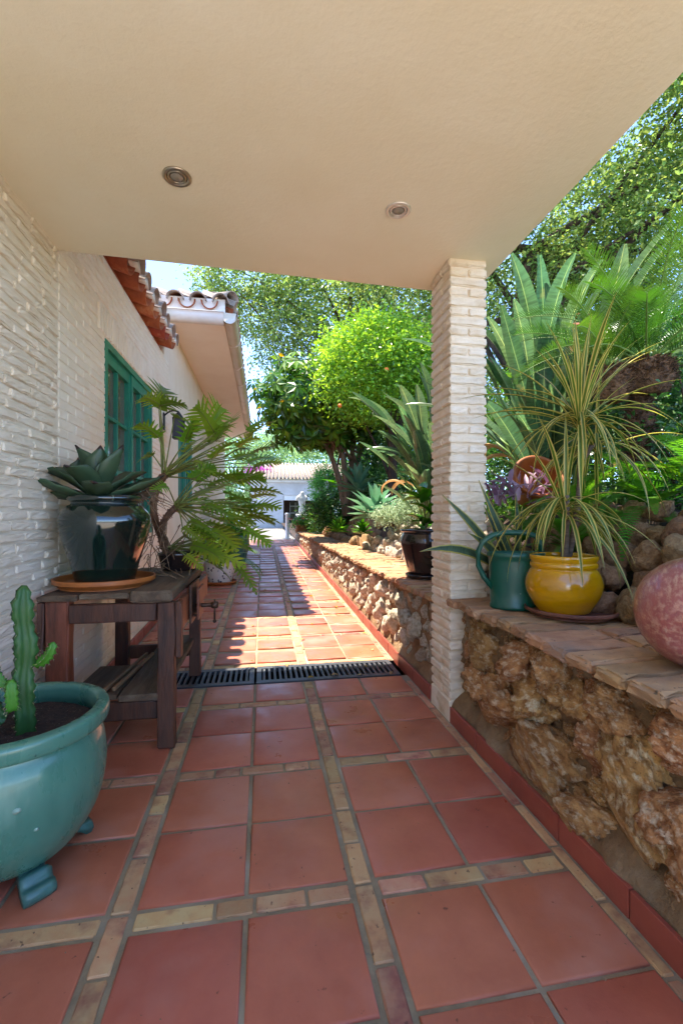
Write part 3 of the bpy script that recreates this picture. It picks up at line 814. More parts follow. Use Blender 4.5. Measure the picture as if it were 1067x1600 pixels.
for i in range(9):
    xx = GX - .14 - .27 * i
    for s in range(4):
        q = s * .34
        if q > (GX - xx) + .1: continue
        rt(roof2, btw, (xx, GY - .06 + q, ez + .035 + q * .354), RY @ Matrix.Rotation(-tl2, 3, 'Y'))
        rt(roof2, btw if s else bt, (xx - .135, GY - .05 + q, ez + .055 + q * .354), RY @ Matrix.Rotation(-tl2, 3, 'Y') @ Matrix.Rotation(math.pi, 3, 'X'))
R0 = Matrix.Rotation(math.pi, 3, 'Z')          # +X -> -X : up the side slope
for i in range(32):
    yy = GY + .12 + .27 * i
    for s in range(3):
        q = s * .34
        if q > (yy - GY) + .1: continue
        rt(roof2, btw, (GX + .02 - q, yy, ez + .03 + q * .354), R0 @ Matrix.Rotation(-tl2, 3, 'Y'))
        rt(roof2, bt, (GX + .01 - q, yy + .135, ez + .05 + q * .354), R0 @ Matrix.Rotation(-tl2, 3, 'Y') @ Matrix.Rotation(math.pi, 3, 'X'))
for s in range(7):                              # hip ridge
    q = s * .33 / 1.414
    rt(roof2, btw, (GX + .0 - q, GY + .0 + q, ez + .10 + q * .354), Matrix.Rotation(rad(135), 3, 'Z') @ Matrix.Rotation(-math.atan(.25), 3, 'Y'))
g = G(); g.add(box_v(WX - 2.5, GX - .09, GY + .012, GY + .068, 3.72, 3.90), CUBE_F)
hp('eave_mortar', g.mesh('eave_mortar', 'white_plaster', False))

# ---------------- porch roof
porch = thing('porch_roof', 'flat cream plastered porch roof overhead with two recessed lights', 'roof', (0, 0, 2.7))
def pp(name, me): o = obj(name, me, porch); o.location = -Vector((0, 0, 2.7)); return o
YL, YR, XR = 2.825, 2.912, 1.405
def slab(x0, x1, y0, yl, yr, z0, z1):
    return [(x0, y0, z0), (x1, y0, z0), (x1, yr, z0), (x0, yl, z0), (x0, y0, z1), (x1, y0, z1), (x1, yr, z1), (x0, yl, z1)]
g = G(); g.add(slab(WX - .012, XR - .035, .34, YL - .03, YR - .03, 2.70, 2.95), CUBE_F); pp('ceiling', g.mesh('ceiling', 'plaster', False))
g = G(); g.add(slab(WX - .012, XR, .3, YL, YR, 2.705, 2.94), CUBE_F); pp('edge_trim', g.mesh('edge_trim', 'plaster', False))
g = G(); g.add(box_v(WX - .2, 1.2, .6, 2.5, 2.96, 3.40), CUBE_F); pp('shade_slab_support', g.mesh('shade_slab_support', 'white_plaster', False))  # unseen block added to carry the shading slab
g = G(); g.add(box_v(WX + .02, 1.42, .4, 4.02, 3.40, 3.58), CUBE_F); pp('shade_slab', g.mesh('shade_slab', 'white_plaster', False))  # unseen slab added to shade the floor up to the drain
# recessed lights
def downlight(px, ring, label):
    p = onz(px[0], px[1], 2.70); t = thing('recessed_light', label, 'light', (p.x, p.y, 2.70), 0, 'recessed ceiling lights')
    obj('ring', lathe([(.062, .0), (.062, -.004), (.055, -.009), (.045, -.007), (.044, .0)], ring, 'ring', 40), t)
    obj('inner_ring', lathe([(.042, -.0005), (.041, -.005), (.035, -.009), (.031, -.005), (.030, -.001)], ring, 'inner_ring', 32), t)
    obj('gap', lathe([(.0445, -.001), (.043, -.0016), (.001, -.0016)], 'black_void', 'gap', 32), t)
    obj('lens', lathe([(.0295, -.002), (.026, -.0075), (.001, -.0085)], 'lamp_glass', 'lens', 24), t)
downlight((277, 276), 'brushed_steel', 'bronze-toned recessed ceiling light nearer the house wall')
downlight((622, 328), 'chrome_light', 'pale recessed ceiling light nearer the pillar')
# ---------------- pillar
PXA, PXB, PYA, PYB = 1.072, 1.305, 2.50, 2.80
pillar = thing('brick_pillar', 'slender cream brick pillar holding up the porch roof', 'pillar', ((PXA + PXB) / 2, (PYA + PYB) / 2, 0))
o = obj('core', box(-(PXB - PXA) / 2 + .012, (PXB - PXA) / 2 - .012, -.138, .138, -.1, 2.705, 'pillar_paint', 'core'), pillar)
CHP = .0575; z = .12; row = 0; W_ = PXB - PXA; D_ = PYB - PYA
pv = {}
def pbk(lx, ly, v):
    k = (lx, ly, v)
    if k not in pv: pv[k] = rough_box(lx, ly, CHP - .013, 'pillar_paint', len(pv) + 300, .003, .0055, (5, 5, 2) if min(lx, ly) > .15 else ((5, 3, 2) if lx > ly else (3, 6, 2)), 'brick')
    return pv[k]
obj('base_block', rough_box(W_, D_, .14, 'pillar_paint', 5, .003, .006, (5, 5, 3), 'base_block'), pillar, (0, 0, .05))
while z < 2.68:
    jx = RND.uniform(-.003, .003)
    zc = z + CHP / 2
    if row % 2 == 0:
        obj('brick', pbk(W_, .115, RND.randrange(4)), pillar, (jx, -D_ / 2 + .0575, zc), (RND.uniform(-.01, .01), RND.uniform(-.01, .01), RND.uniform(-.01, .01)))
        obj('brick', pbk(W_, .175, RND.randrange(3)), pillar, (jx, D_ / 2 - .0875, zc), (0, RND.uniform(-.01, .01), RND.uniform(-.01, .01)))
    else:
        for s in (-1, 1): obj('brick', pbk(.111, D_, RND.randrange(4)), pillar, (s * (W_ / 4 + .001), RND.uniform(-.003, .003), zc), (RND.uniform(-.01, .01), RND.uniform(-.01, .01), RND.uniform(-.008, .008)))
    z += CHP; row += 1

# ---------------- retaining wall, near and far of the pillar
def retaining(label, y0, y1, seed, ztop, rockmat, nrock, smin, smax, copL, big=()):
    t = thing('stone_wall', label, 'wall', (RX, (y0 + y1) / 2, 0)); O = -Vector((RX, (y0 + y1) / 2, 0)); r = random.Random(seed)
    # mortar body with an uneven face
    fine = y0 < 2; ny = max(8, int((y1 - y0) / (.022 if fine else .05))); nz_ = 30 if fine else 12; V = []; F = []
    for j in range(ny + 1):
        y = y0 + (y1 - y0) * j / ny; b = pz(y) + .02
        for k in range(nz_ + 1):
            f = k / nz_; zz = b + (ztop - .04 - b) * f
            foot = (.052 if y0 < 2 else .03) * (1 - sstep(.05, .17, zz - b + .03 * noise.noise(Vector((y * 4, 1, seed)))))
            x = RX + (.065 if y0 < 2 else .04) - foot * 1.5 + .022 * noise.noise(Vector((y * 5, zz * 7, seed))) + .014 * noise.noise(Vector((y * 17, zz * 17, seed)))
            if fine: q_ = Vector((y * 6, zz * 6, seed)); x += (1 - sstep(0, 1, foot / .05)) * (-.05 * abs(noise.noise(q_)) + .05 * abs(noise.noise(q_ * 2.3)) - .02 * noise.noise(q_ * 5) + .012 * noise.noise(q_ * 11))
            V.append((x, y, zz))
    n = nz_ + 1
    for j in range(ny):
        for k in range(nz_): F.append((j * n + k, j * n + k + 1, (j + 1) * n + k + 1, (j + 1) * n + k))
    g = G(); g.add(V, F)
    g.add(box_v(RX + .08, 1.60, y0, y1, -.3, ztop - .045), CUBE_F)
    body = obj('mortar', g.mesh('mortar', 'wall_mortar'), t); body.location = O
    # stones set in the face
    meshes = [rock_mesh(seed * 40 + i, rockmat, 5 if y0 < 2 else 4, .34) for i in range(10)]
    placed = []; tries = 0
    for (mx, my, mw, mh) in big:
        a_, b_, v_ = ray(mx, my); d_ = (RX - .01) / a_; y = d_ * b_; zc = EYE + d_ * v_; ry = abs(mw / 711 * d_ * (b_ * b_ + a_ * a_) ** .5 / a_) * .5; rz = mh / 711 * d_ * .5; ry = min(ry, rz * 1.5) * 1.22; rz *= 1.18; zc = min(zc, ztop - .065 - rz * 1.1); placed.append((y, zc, ry * .9, rz * .9))
        o = obj('stone', r.choice(meshes), t, Vector((RX + .072, y, zc)) + O, (r.uniform(-.4, .4) + r.choice((0, math.pi)), r.uniform(-.3, .3), r.uniform(-.25, .25)), (min(.115, max(ry, rz) * .9), ry * 1.08, rz * 1.08))
    while len(placed) < nrock and tries < 6000:
        tries += 1; f = 1 - tries / 6000
        ry = (smin + (smax - smin) * f * r.random()) ; rz = ry * r.uniform(.75, 1.25)
        y = r.uniform(y0 + .02, y1 - .02); b = pz(y) + .10; 
        if ztop - .06 - b < 2.1 * rz: rz = max(.03, (ztop - .06 - b) / 2.15)
        zc = r.uniform(b + rz * .85, max(b + rz * .85 + .001, ztop - .055 - rz * .8))
        if any(((y - q[0]) / (ry + q[2])) ** 2 + ((zc - q[1]) / (rz + q[3])) ** 2 < (.86 if y0 < 2 else .75) for q in placed): continue
        placed.append((y, zc, ry, rz))
        if y < y0 + ry or y > y1 - ry: ry *= .8
        o = obj('stone', r.choice(meshes), t, Vector((RX + (.075 if y0 < 2 else .058), y, zc)) + O, (r.uniform(-.5, .5) + r.choice((0, math.pi)), r.uniform(-.3, .3), r.uniform(-.25, .25) + r.choice((0, math.pi))), (min(.10, ry * .95), ry * 1.06, rz * 1.06))
    # coping of flat bricks, ends to the path
    cv = [rough_box(.31, copL - .012, .045, 'coping_brick', seed * 9 + i, .006, .008, (6, 3, 2), 'coping_brick') for i in range(5)]
    y = y0
    while y + copL * .6 < y1:
        for q in (0, 1):
            if q == 1 and y0 > 2 and y > 9: continue
            obj('coping_brick', r.choice(cv), t, Vector((RX - .025 + .155 + q * .305 + r.uniform(-.022, .018), y + copL / 2 + r.uniform(-.004, .004), ztop - .022 + r.uniform(-.004, .004))) + O, (r.uniform(-.02, .02), r.uniform(-.015, .015), r.uniform(-.03, .03) + (math.pi if r.random() < .5 else 0)))
        y += copL
    g = G(); g.add(box_v(RX + .0, 1.70, y0 + .01, y1 - .01, ztop - .05, ztop - .012), CUBE_F)
    o = obj('coping_mortar', g.mesh('coping_mortar', 'wall_mortar', False), t); o.location = O
    return t
BIGR = [(742, 1012, 36, 62), (795, 1015, 52, 62), (762, 1092, 60, 78), (842, 1018, 40, 60), (866, 1092, 40, 52), (815, 1092, 52, 70), (835, 1185, 84, 100), (935, 1100, 92, 58), (968, 1235, 96, 150), (1030, 1150, 70, 60), (895, 1290, 70, 80), (905, 1160, 50, 50), (1045, 1310, 80, 130), (735, 1060, 30, 50)]
retaining('low rough stone wall with brick coping in front of the pillar', .25, 2.50, 3, .715, 'limestone', 130, .025, .09, .135, BIGR)
retaining('long sunlit stone wall with pale coping running back beyond the pillar', 2.80, 15.3, 8, .675, 'pale_stone', 230, .05, .13, .125)

# ================================================================== WORKBENCH
bench = thing('workbench', 'old dark wooden workbench with a side vise, against the house wall', 'workbench', (-.78, 3.0, 0))
OB = -Vector((-.78, 3.0, 0))
def wp(name, me, parent=bench, rot=(0, 0, 0)):
    o = obj(name, me, parent); o.location = OB if parent is bench else (0, 0, 0); return o
def cbox(name, x0, x1, y0, y1, z0, z1, m, parent=bench, bev=.005, seed=1, amp=.0025):
    lx, ly, lz = x1 - x0, y1 - y0, z1 - z0
    n = tuple(max(1, min(14, int(d / .09))) for d in (lx, ly, lz))
    me = rough_box(lx, ly, lz, m, seed, amp, bev, n, name); me.polygons.foreach_set('use_smooth', [False] * len(me.polygons))
    o = obj(name, me, parent); c = Vector(((x0 + x1) / 2, (y0 + y1) / 2, (z0 + z1) / 2))
    o.location = c + OB if parent is bench else c - parent.location + OB * 0; return o
cbox('top_plank', -.66, -.452, 2.44, 3.64, .755, .815, 'bench_wood_long', seed=2, bev=.008)
cbox('top_plank', -.90, -.665, 2.455, 3.63, .775, .805, 'bench_wood_long', seed=3)
cbox('top_plank', -1.09, -.905, 2.45, 3.62, .772, .80, 'bench_wood_long', seed=4)
for (x0, x1, y0, y1, z1, s, m) in ((-.53, -.445, 2.455, 2.515, .752, 11, 'bench_wood'), (-1.06, -.955, 2.47, 2.55, .77, 12, 'red_wood'), (-.535, -.455, 3.52, 3.59, .752, 13, 'bench_wood'), (-1.05, -.96, 3.52, 3.59, .77, 14, 'bench_wood')):
    cbox('leg', x0, x1, y0, y1, 0.0, z1, m, seed=s)
cbox('leg_cheek', -1.093, -1.063, 2.46, 2.56, .47, .768, 'bench_wood', seed=15)
cbox('leg_cheek', -.443, -.412, 2.457, 2.515, .46, .752, 'bench_wood', seed=16)
cbox('apron', -.952, -.535, 2.465, 2.50, .655, .752, 'bench_wood', seed=17)
cbox('apron', -.955, -.54, 3.54, 3.575, .655, .752, 'bench_wood', seed=18)
cbox('side_board', -.448, -.414, 2.53, 3.62, .60, .752, 'red_wood', seed=19)
cbox('rail', -.952, -.535, 2.475, 2.51, .15, .245, 'bench_wood', seed=20)
cbox('rail', -.955, -.54, 3.54, 3.575, .15, .245, 'bench_wood', seed=21)
cbox('shelf_board', -.72, -.50, 2.46, 3.64, .25, .285, 'bench_wood_long', seed=22)
cbox('shelf_board', -.98, -.73, 2.50, 3.0, .25, .275, 'bench_wood_long', seed=23)
vise = wp('vise', tube([(-.425, 2.86, .655), (-.28, 2.86, .655)], .012, 'rusty_iron', 10, 'screw'))
def vp(name, me): o = obj(name, me, vise); return o
vp('jaw', box(-.410, -.396, 2.70, 3.02, .58, .80, 'rusty_iron', 'jaw', .004)); vp('jaw', box(-.375, -.363, 2.75, 2.97, .59, .77, 'red_wood', 'jaw', .004))
vp('guide_rod', tube([(-.43, 2.79, .61), (-.37, 2.79, .61)], .008, 'rusty_iron', 8)); vp('guide_rod', tube([(-.43, 2.93, .61), (-.37, 2.93, .61)], .008, 'rusty_iron', 8))
vp('screw_head', lathe([(.012, -.02), (.022, -.016), (.024, 0), (.022, .016), (.012, .02)], 'rusty_iron', 'screw_head', 16)).location = Vector((-.285, 2.86, .655))
vp('handle', tube([(-.285, 2.86, .69), (-.285, 2.86, .56)], .006, 'rusty_iron', 8)); vp('handle_knob', lathe([(.002, -.012), (.011, -.006), (.011, .006), (.002, .012)], 'rusty_iron', 'knob', 12)).location = Vector((-.285, 2.86, .556))
for k, (x, rz) in enumerate(((-.80, -.10), (-.76, -.09))):
    me = rough_box(.018, .62, .02, 'slat_wood', 70 + k, .001, .002, (1, 6, 1), 'wood_strip')
    o = obj('wood_strip', me, None, (x + .03, 2.83, .298), (0, 0, rz), label=('thin wooden strip on the bench shelf, nearer the wall' if k == 0 else 'thin wooden strip on the bench shelf, nearer the path'), category='wood strip', group='wood strips on the bench shelf')

# ================================================================== POTS
def pot(name, label, cat, loc, prof, m, soil=None, parts=(), n=6):
    t = thing(name, label, cat, loc)
    obj('body', lathe(smooth_prof(prof, n), m, 'body', 56), t)
    if soil: obj('soil', soil_mesh(*soil), t)
    return t
def soil_mesh(r, z, m='potting_soil'):
    V = [(0, 0, z + .012)]; F = []; rings, seg = 7, 28
    for i in range(1, rings + 1):
        for k in range(seg):
            a = 2 * math.pi * k / seg; q = r * i / rings; V.append((q * math.cos(a), q * math.sin(a), z + .012 * (1 - i / rings) + .008 * noise.noise(Vector((q * 40 * math.cos(a), q * 40 * math.sin(a), z)))))
    for k in range(seg): F.append((0, 1 + k, 1 + (k + 1) % seg))
    for i in range(rings - 1):
        for k in range(seg): F.append((1 + i * seg + k, 1 + (i + 1) * seg + k, 1 + (i + 1) * seg + (k + 1) % seg, 1 + i * seg + (k + 1) % seg))
    g = G(); g.add(V, F); return g.mesh('soil', m)
def saucer(label, loc, r, h, m, cat='saucer'):
    o = obj('saucer', lathe(smooth_prof([(.01, .0), (r * .80, .0), (r * .86, .006), (r * .985, h * .55), (r, h * .62), (r, h), (r * .965, h), (r * .95, h * .62), (r * .84, .014), (.01, .012)], 3), m, 'saucer', 64), None, loc, label=label, category=cat)
    return o
# teal bowl with cactus
bx_, by_ = -.845, 1.735
t = thing('bowl_planter', 'big round teal glazed bowl planter with blue feet holding a cactus', 'planter', (bx_, by_, 0))
obj('body', lathe(smooth_prof([(.02, .055), (.14, .055), (.20, .085), (.262, .18), (.288, .30), (.282, .40), (.265, .452), (.268, .462), (.292, .470), (.298, .50), (.292, .522), (.262, .526), (.252, .512), (.250, .48), (.255, .40), (.01, .38)], 5), 'teal_glaze', 'body', 80), t)
obj('soil', soil_mesh(.252, .455), t)
for k, a in enumerate((rad(-47), rad(42), rad(137), rad(228))):
    g = G()
    for q, (r_, w_, h_) in enumerate(((.135, .05, .085), (.165, .062, .10), (.20, .07, .085), (.228, .068, .05))):
        c = [(math.cos(a) * r_, math.sin(a) * r_, 0)]
        pass
    V = []; F = []; prof = [(.10, .062), (.14, .090), (.165, .094), (.180, .080), (.186, .066), (.198, .074), (.211, .068), (.216, .050), (.222, .040), (.236, .044), (.249, .034), (.252, .016), (.244, .0), (.225, .0), (.205, .02), (.15, .045)]
    n = len(prof)
    for sdir in (-1, -.6, .6, 1):
        for (r_, z_) in prof:
            wd = .036 * sdir * (1 + .25 * (r_ > .2)); zz_ = z_ if abs(sdir) < 1 else z_ * .94
            V.append((r_ - (.004 if abs(sdir) == 1 else 0), wd, max(0, zz_)))
    for s_ in range(3):
        for i in range(n): F.append((s_ * n + i, s_ * n + (i + 1) % n, (s_ + 1) * n + (i + 1) % n, (s_ + 1) * n + i))
    F.append(tuple(range(n))[::-1]); F.append(tuple(3 * n + i for i in range(n)))
    g.add(V, F); obj('foot', g.mesh('foot', 'teal_foot', True), t, (0, 0, 0), (0, 0, a))
for (a, z_, s_) in ((rad(-62), .33, .010), (rad(-52), .25, .006)):
    r_ = .287 if z_ > .28 else .281
    o = obj('glaze_chip', lathe([(.001, -.0015), (1, -.0015), (.9, .0022), (.001, .003)], 'glaze_chip', 'chip', 10), t, (math.cos(a) * r_, math.sin(a) * r_, z_), (0, rad(90), a), (s_, s_ * 1.3, 1))
# cactus (three-ribbed spurge) standing in the bowl
def ribbed(g, pts, rs, ribs=4, depth=.45, teeth=.006, mi=0, twist=.0):
    pts = [Vector(p) for p in pts]; n = len(pts); per = ribs * 4; V = []; F = []
    for i, p in enumerate(pts):
        d = (pts[min(i + 1, n - 1)] - pts[max(i - 1, 0)]).normalized(); a = d.cross(Vector((.3, 1, .1))).normalized(); b = d.cross(a)
        for k in range(per):
            th = 2 * math.pi * k / per + twist; c = math.cos(ribs * 2 * math.pi * k / per) * .5 + .5
            r = rs[i] * ((1 - depth) + depth * c ** 1.3) + (teeth * (c > .9) * (1 if i % 2 else -.3))
            V.append(p + (a * math.cos(th) + b * math.sin(th)) * r)
    for i in range(n - 1):
        for k in range(per): F.append((i * per + k, (i + 1) * per + k, (i + 1) * per + (k + 1) % per, i * per + (k + 1) % per))
    F.append(tuple((n - 1) * per + k for k in range(per))[::-1]); g.add([tuple(v) for v in V], F, mi=mi)
    rs_ = random.Random(n)
    for i in range(1, n - 1, 1):
        for k in range(0, per, 4):
            q = V[i * per + k]; o_ = (q - pts[i]).normalized()
            for _ in range(3):
                d_ = (o_ + Vector((rs_.uniform(-.7, .7), rs_.uniform(-.7, .7), rs_.uniform(-.7, .7)))).normalized(); s_ = d_.cross(Vector((.2, .3, 1))).normalized() * .0009
                g.add([tuple(q - s_), tuple(q + s_), tuple(q + d_ * .011)], [(0, 1, 2)], mi=1)
ct = thing('cactus', 'tall ribbed green cactus with small side arms in the teal bowl', 'cactus', (bx_ + .045, by_ - .02, .46))
g = G(); n = 26; ribbed(g, [(.004 * math.sin(i * .5), .003 * math.cos(i * .4), -.02 + .52 * i / n) for i in range(n + 1)], [.043 * (1 if i < 20 else (1 - ((i - 20) / 7) ** 2 * .8)) * (.88 + .12 * math.sin(i * .9)) * (1.05 if i > 3 else .9) for i in range(n + 1)], 4, .62, .008)
obj('stem', g.mesh('stem', ['cactus_skin', 'cactus_rib']), ct)
for (x, y, z0, dx, h, r0, m) in ((-.035, -.02, .17, -.04, .09, .02, 'cactus_arm'), (.03, .0, .23, .055, .075, .016, 'cactus_arm'), (-.04, -.035, .06, -.03, .13, .022, 'cactus_skin'), (-.01, -.05, .10, .0, .10, .022, 'cactus_arm')):
    g = G(); n = 12; P = bez((x, y, z0), (x + dx, y - .01, z0 + .01), (x + dx * 1.2, y - .01, z0 + h), n)
    ribbed(g, P, [r0 * (.7 + .3 * min(1, i / 3)) * (1 if i < 9 else 1 - ((i - 9) / 4) ** 2) for i in range(n + 1)], 4, .5, .006); obj('arm', g.mesh('arm', [m, 'cactus_rib']), ct)
# green glazed jar on its saucer
jx, jy, jz = -.862, 2.735, .806
saucer('wide orange terracotta saucer under the dark green jar', (jx, jy, jz), .258, .052, 'orange_clay')
t = thing('glazed_jar', 'dark green glazed jar holding an agave on the workbench', 'jar', (jx, jy, jz + .015))
obj('body', lathe(smooth_prof([(.02, .0), (.140, .0), (.152, .02), (.176, .12), (.216, .25), (.234, .335), (.226, .385), (.194, .425), (.174, .438), (.172, .448), (.184, .458), (.189, .472), (.182, .486), (.166, .484), (.158, .46), (.18, .40), (.19, .36), (.01, .35)], 5), 'green_glaze', 'body', 72), t)
obj('soil', soil_mesh(.162, .45), t)
ag = thing('agave', 'stubby grey-green agave rosette with dark leaf tips in the jar', 'agave', (jx - .05, jy, jz + .455))
agp = lambda t_: max(.02, (.55 + .62 * math.sin(math.pi * min(1, t_ * .95 + .02)) ** 1.1) * (1 if t_ < .72 else max(.02, 1 - ((t_ - .72) / .28) ** 1.4)))
r = random.Random(5)
for i in range(16):
    ring = i // 5; az = i * 2.4 + .3
    pit = (rad(10), rad(42), rad(66), rad(82))[ring] + r.uniform(-.16, .16); L = (.36, .31, .26, .2)[ring] * r.uniform(.9, 1.1)
    g = G(); blade_g(g, L, (.125, .15, .14, .10)[ring] * r.uniform(.85, 1.1), pit, pit + rad(r.uniform(-25, 40)), 12, .30, agp, 1.6, 0, None, 1, wave=.035, yaw=r.uniform(-.3, .3))
    o = obj('leaf', g.mesh('leaf', ['agave_leaf', 'agave_tip']), ag, (math.cos(az) * .02, math.sin(az) * .02, .02 + .015 * ring), (r.uniform(-.15, .15), 0, az))
    md = o.modifiers.new('thick', 'SOLIDIFY'); md.thickness = .007; md.offset = 0
# dead offshoots and roots spilling over the jar
g = G()
for i in range(26):
    a = at(215 + r.uniform(-10, 20), 772 + r.uniform(-6, 8), 2.9); b = a + Vector((r.uniform(-.05, .12), r.uniform(-.08, .05), r.uniform(.0, .05))); c = a + Vector((r.uniform(.0, .22), r.uniform(-.12, .06), r.uniform(-.16, .02)))
    tube_g(g, bez(a, b, c, 6), [.004, .0035, .003, .003, .002, .002, .001], 4)
obj('dry_stalks', g.mesh('dry_stalks', 'dry_root'), None, kind='stuff', label='tangle of dry brown stalks between the jar and the philodendron', category='dry stalks')

# ================================================================== PHILODENDRON
ph0 = Vector((-.58, 3.36, .816))
t = thing('plant_pot', 'low dark brown pot at the back of the workbench under the philodendron', 'pot', ph0)
obj('body', lathe(smooth_prof([(.02, 0), (.10, 0), (.115, .02), (.135, .09), (.142, .115), (.135, .125), (.12, .12), (.115, .09), (.01, .085)], 4), 'dark_glaze', 'body', 40), t)
phil = thing('philodendron', 'sprawling philodendron with deeply cut leaves leaning over the workbench', 'plant', ph0 + Vector((0, 0, .11)))
OP = -phil.location
def php(name, me, parent=phil): o = obj(name, me, parent); o.location = OP if parent is phil else (0, 0, 0); return o
R1 = at(258, 742, 3.30); R2 = at(276, 792, 3.26); R3 = at(262, 858, 3.32)
def trunk_scales(pts, r0, name='trunk'):
    g = G(); tube_g(g, pts, [r0] * len(pts), 10)
    rr = random.Random(4); n = len(pts) - 1
    for i in range(len(pts) * 9):
        x = rr.random() * n; k = min(n - 1, int(x)); p = Vector(pts[k]).lerp(Vector(pts[k + 1]), x - k); d = (Vector(pts[k + 1]) - Vector(pts[k])).normalized()
        a = Vector((rr.uniform(-1, 1), rr.uniform(-1, 1), rr.uniform(-1, 1))); a = (a - d * a.dot(d)).normalized()
        q = p + a * r0 * .9; T = Matrix.Translation(q) @ frame_from(a + d * .6).to_4x4()
        g.add([(-.006, -.014, 0), (.016, 0, .002), (-.006, .014, 0), (-.002, 0, .012)], [(0, 1, 3), (1, 2, 3), (0, 2, 1), (0, 3, 2)], T=T)
    return g.mesh(name, 'philodendron_trunk', False)
php('trunk', trunk_scales(bez(ph0 + Vector((-.02, 0, .09)), at(215, 800, 3.3), R1, 12), .024))
php('trunk', trunk_scales(bez(ph0 + Vector((-.05, -.03, .09)), at(232, 828, 3.25), R2, 12), .022))
php('trunk', trunk_scales(bez(at(205, 792, 2.98), at(232, 770, 3.1), R1, 10), .021))
g = G()
for i in range(34):
    a = ph0 + Vector((r.uniform(-.25, .1), r.uniform(-.25, .1), r.uniform(.02, .4))); b = a + Vector((r.uniform(-.1, .15), r.uniform(-.2, .1), r.uniform(-.1, .12))); c = a + Vector((r.uniform(-.15, .2), r.uniform(-.35, .12), 0)); c.z = max(.82, a.z - r.uniform(.1, .5))
    tube_g(g, bez(a, b, c, 7), .003, 4)
php('aerial_roots', g.mesh('aerial_roots', 'dry_root'))
def phil_leaf(base, joint, tip, wide=1.0, sag=.08):
    base, joint, tip = Vector(base), Vector(joint), Vector(tip)
    g = G(); mid = base.lerp(joint, .5) + Vector((0, 0, .06 * (joint - base).length))
    tube_g(g, bez(base, mid, joint, 8), [.0065, .006, .0055, .005, .005, .0045, .004, .004, .004], 5, 1)
    L = (tip - joint).length; m2 = joint.lerp(tip, .5) + Vector((0, 0, sag * L * 2))
    pts = bez(joint, m2, tip, 9)
    pl = lambda t_: L * .46 * wide * (.55 + .45 * math.sin(math.pi * min(1, .18 + .62 * t_))) * (1 if t_ < .55 else max(.10, 1 - ((t_ - .55) / .47) ** 1.5))
    roll = r.uniform(.1, .95) * (1 if r.random() < .65 else -1); pinnate_g(g, pts, 8, pl, L * .056, 76, .16, .35, .0, 0, 1, .004, 4, sweep=48, jit=.09, rng=r, roll=roll)
    # lamina joining the lobes at the midrib
    for i in range(9):
        p, q = pts[i], pts[i + 1]; d = (q - p).normalized(); s = Vector((0, 0, 1)).cross(d); s = s.normalized() if s.length > .05 else Vector((0, 1, 0)); u = d.cross(s); s, u = s * math.cos(roll) + u * math.sin(roll), u * math.cos(roll) - s * math.sin(roll)
        w0 = L * .16 * wide * (1 - i / 10); w1 = L * .16 * wide * (1 - (i + 1) / 10)
        for sg in (-1, 1): g.add([tuple(p), tuple(q), tuple(q + s * sg * w1 + u * w1 * .22), tuple(p + s * sg * w0 + u * w0 * .22)], [(0, 1, 2, 3)])
    php('leaf', g.mesh('leaf', ['philodendron_leaf', 'philodendron_stem']))
LV = [  # rosette, joint px, joint depth, tip px, tip depth, width
    (R1, (251, 634), 3.3, (222, 622), 3.1, 1.2), (R1, (251, 634), 3.3, (292, 634), 3.2, 1.0), (R1, (249, 640), 3.35, (256, 606), 3.55, 1.2),
    (R1, (273, 652), 3.35, (296, 664), 3.2, 1.1), (R1, (249, 684), 3.2, (214, 664), 3.0, 1.0), (R1, (336, 678), 3.2, (306, 636), 3.0, 1.3), (R1, (336, 678), 3.2, (372, 654), 3.05, 1.2), (R1, (334, 676), 3.25, (345, 636), 3.45, 1.3),
    (R1, (353, 714), 3.2, (390, 702), 3.0, 1.0), (R1, (356, 716), 3.3, (394, 722), 3.3, .9), (R1, (396, 731), 3.2, (440, 724), 3.1, .9), (R1, (392, 768), 3.1, (442, 772), 3.0, .9),
    (R2, (363, 798), 3.2, (438, 818), 3.1, .75), (R2, (382, 828), 3.1, (423, 855), 3.0, .9), (R2, (371, 887), 3.05, (402, 930), 2.95, .62), (R2, (350, 770), 3.2, (405, 800), 3.1, .8),
    (R2, (330, 742), 3.3, (372, 752), 3.2, .9), (R1, (318, 700), 3.3, (345, 690), 3.5, 1.0), (R2, (322, 790), 3.1, (366, 812), 3.0, .9), (R2, (330, 830), 3.2, (372, 862), 3.05, .9),
    (R3, (300, 852), 3.1, (352, 880), 2.95, .8), (R3, (318, 862), 3.1, (385, 888), 3.0, .7), (R3, (300, 830), 3.15, (340, 846), 3.0, .8), (R2, (262, 760), 3.1, (236, 770), 2.95, .9), (R1, (290, 706), 3.4, (318, 686), 3.6, 1.0),
    (R1, (240, 712), 3.25, (216, 722), 3.1, .9), (R2, (300, 750), 3.45, (330, 726), 3.65, 1.0), (R2, (340, 812), 3.4, (392, 826), 3.5, .9), (R3, (330, 880), 3.2, (362, 908), 3.1, .7), (R2, (310, 775), 3.5, (352, 762), 3.7, .9),
    (R1, (300, 722), 3.15, (336, 742), 3.0, .9), (R2, (352, 842), 3.5, (396, 862), 3.6, .8), (R3, (290, 868), 3.0, (318, 892), 2.9, .7)]
for i in range(44):
    jxp, jyp = r.uniform(285, 395), r.uniform(668, 872); b = R1 if jyp < 745 else (R2 if jyp < 830 else R3)
    dd_ = Vector((jxp - 250, (jyp - 775) * .8 - 10)).normalized(); LL = r.uniform(30, 50); dp = r.uniform(3.05, 3.75)
    LV.append((b, (jxp, jyp), dp, (jxp + dd_.x * LL, jyp + dd_.y * LL + r.uniform(-4, 10)), dp + r.uniform(-.2, .15), r.uniform(.8, 1.15)))
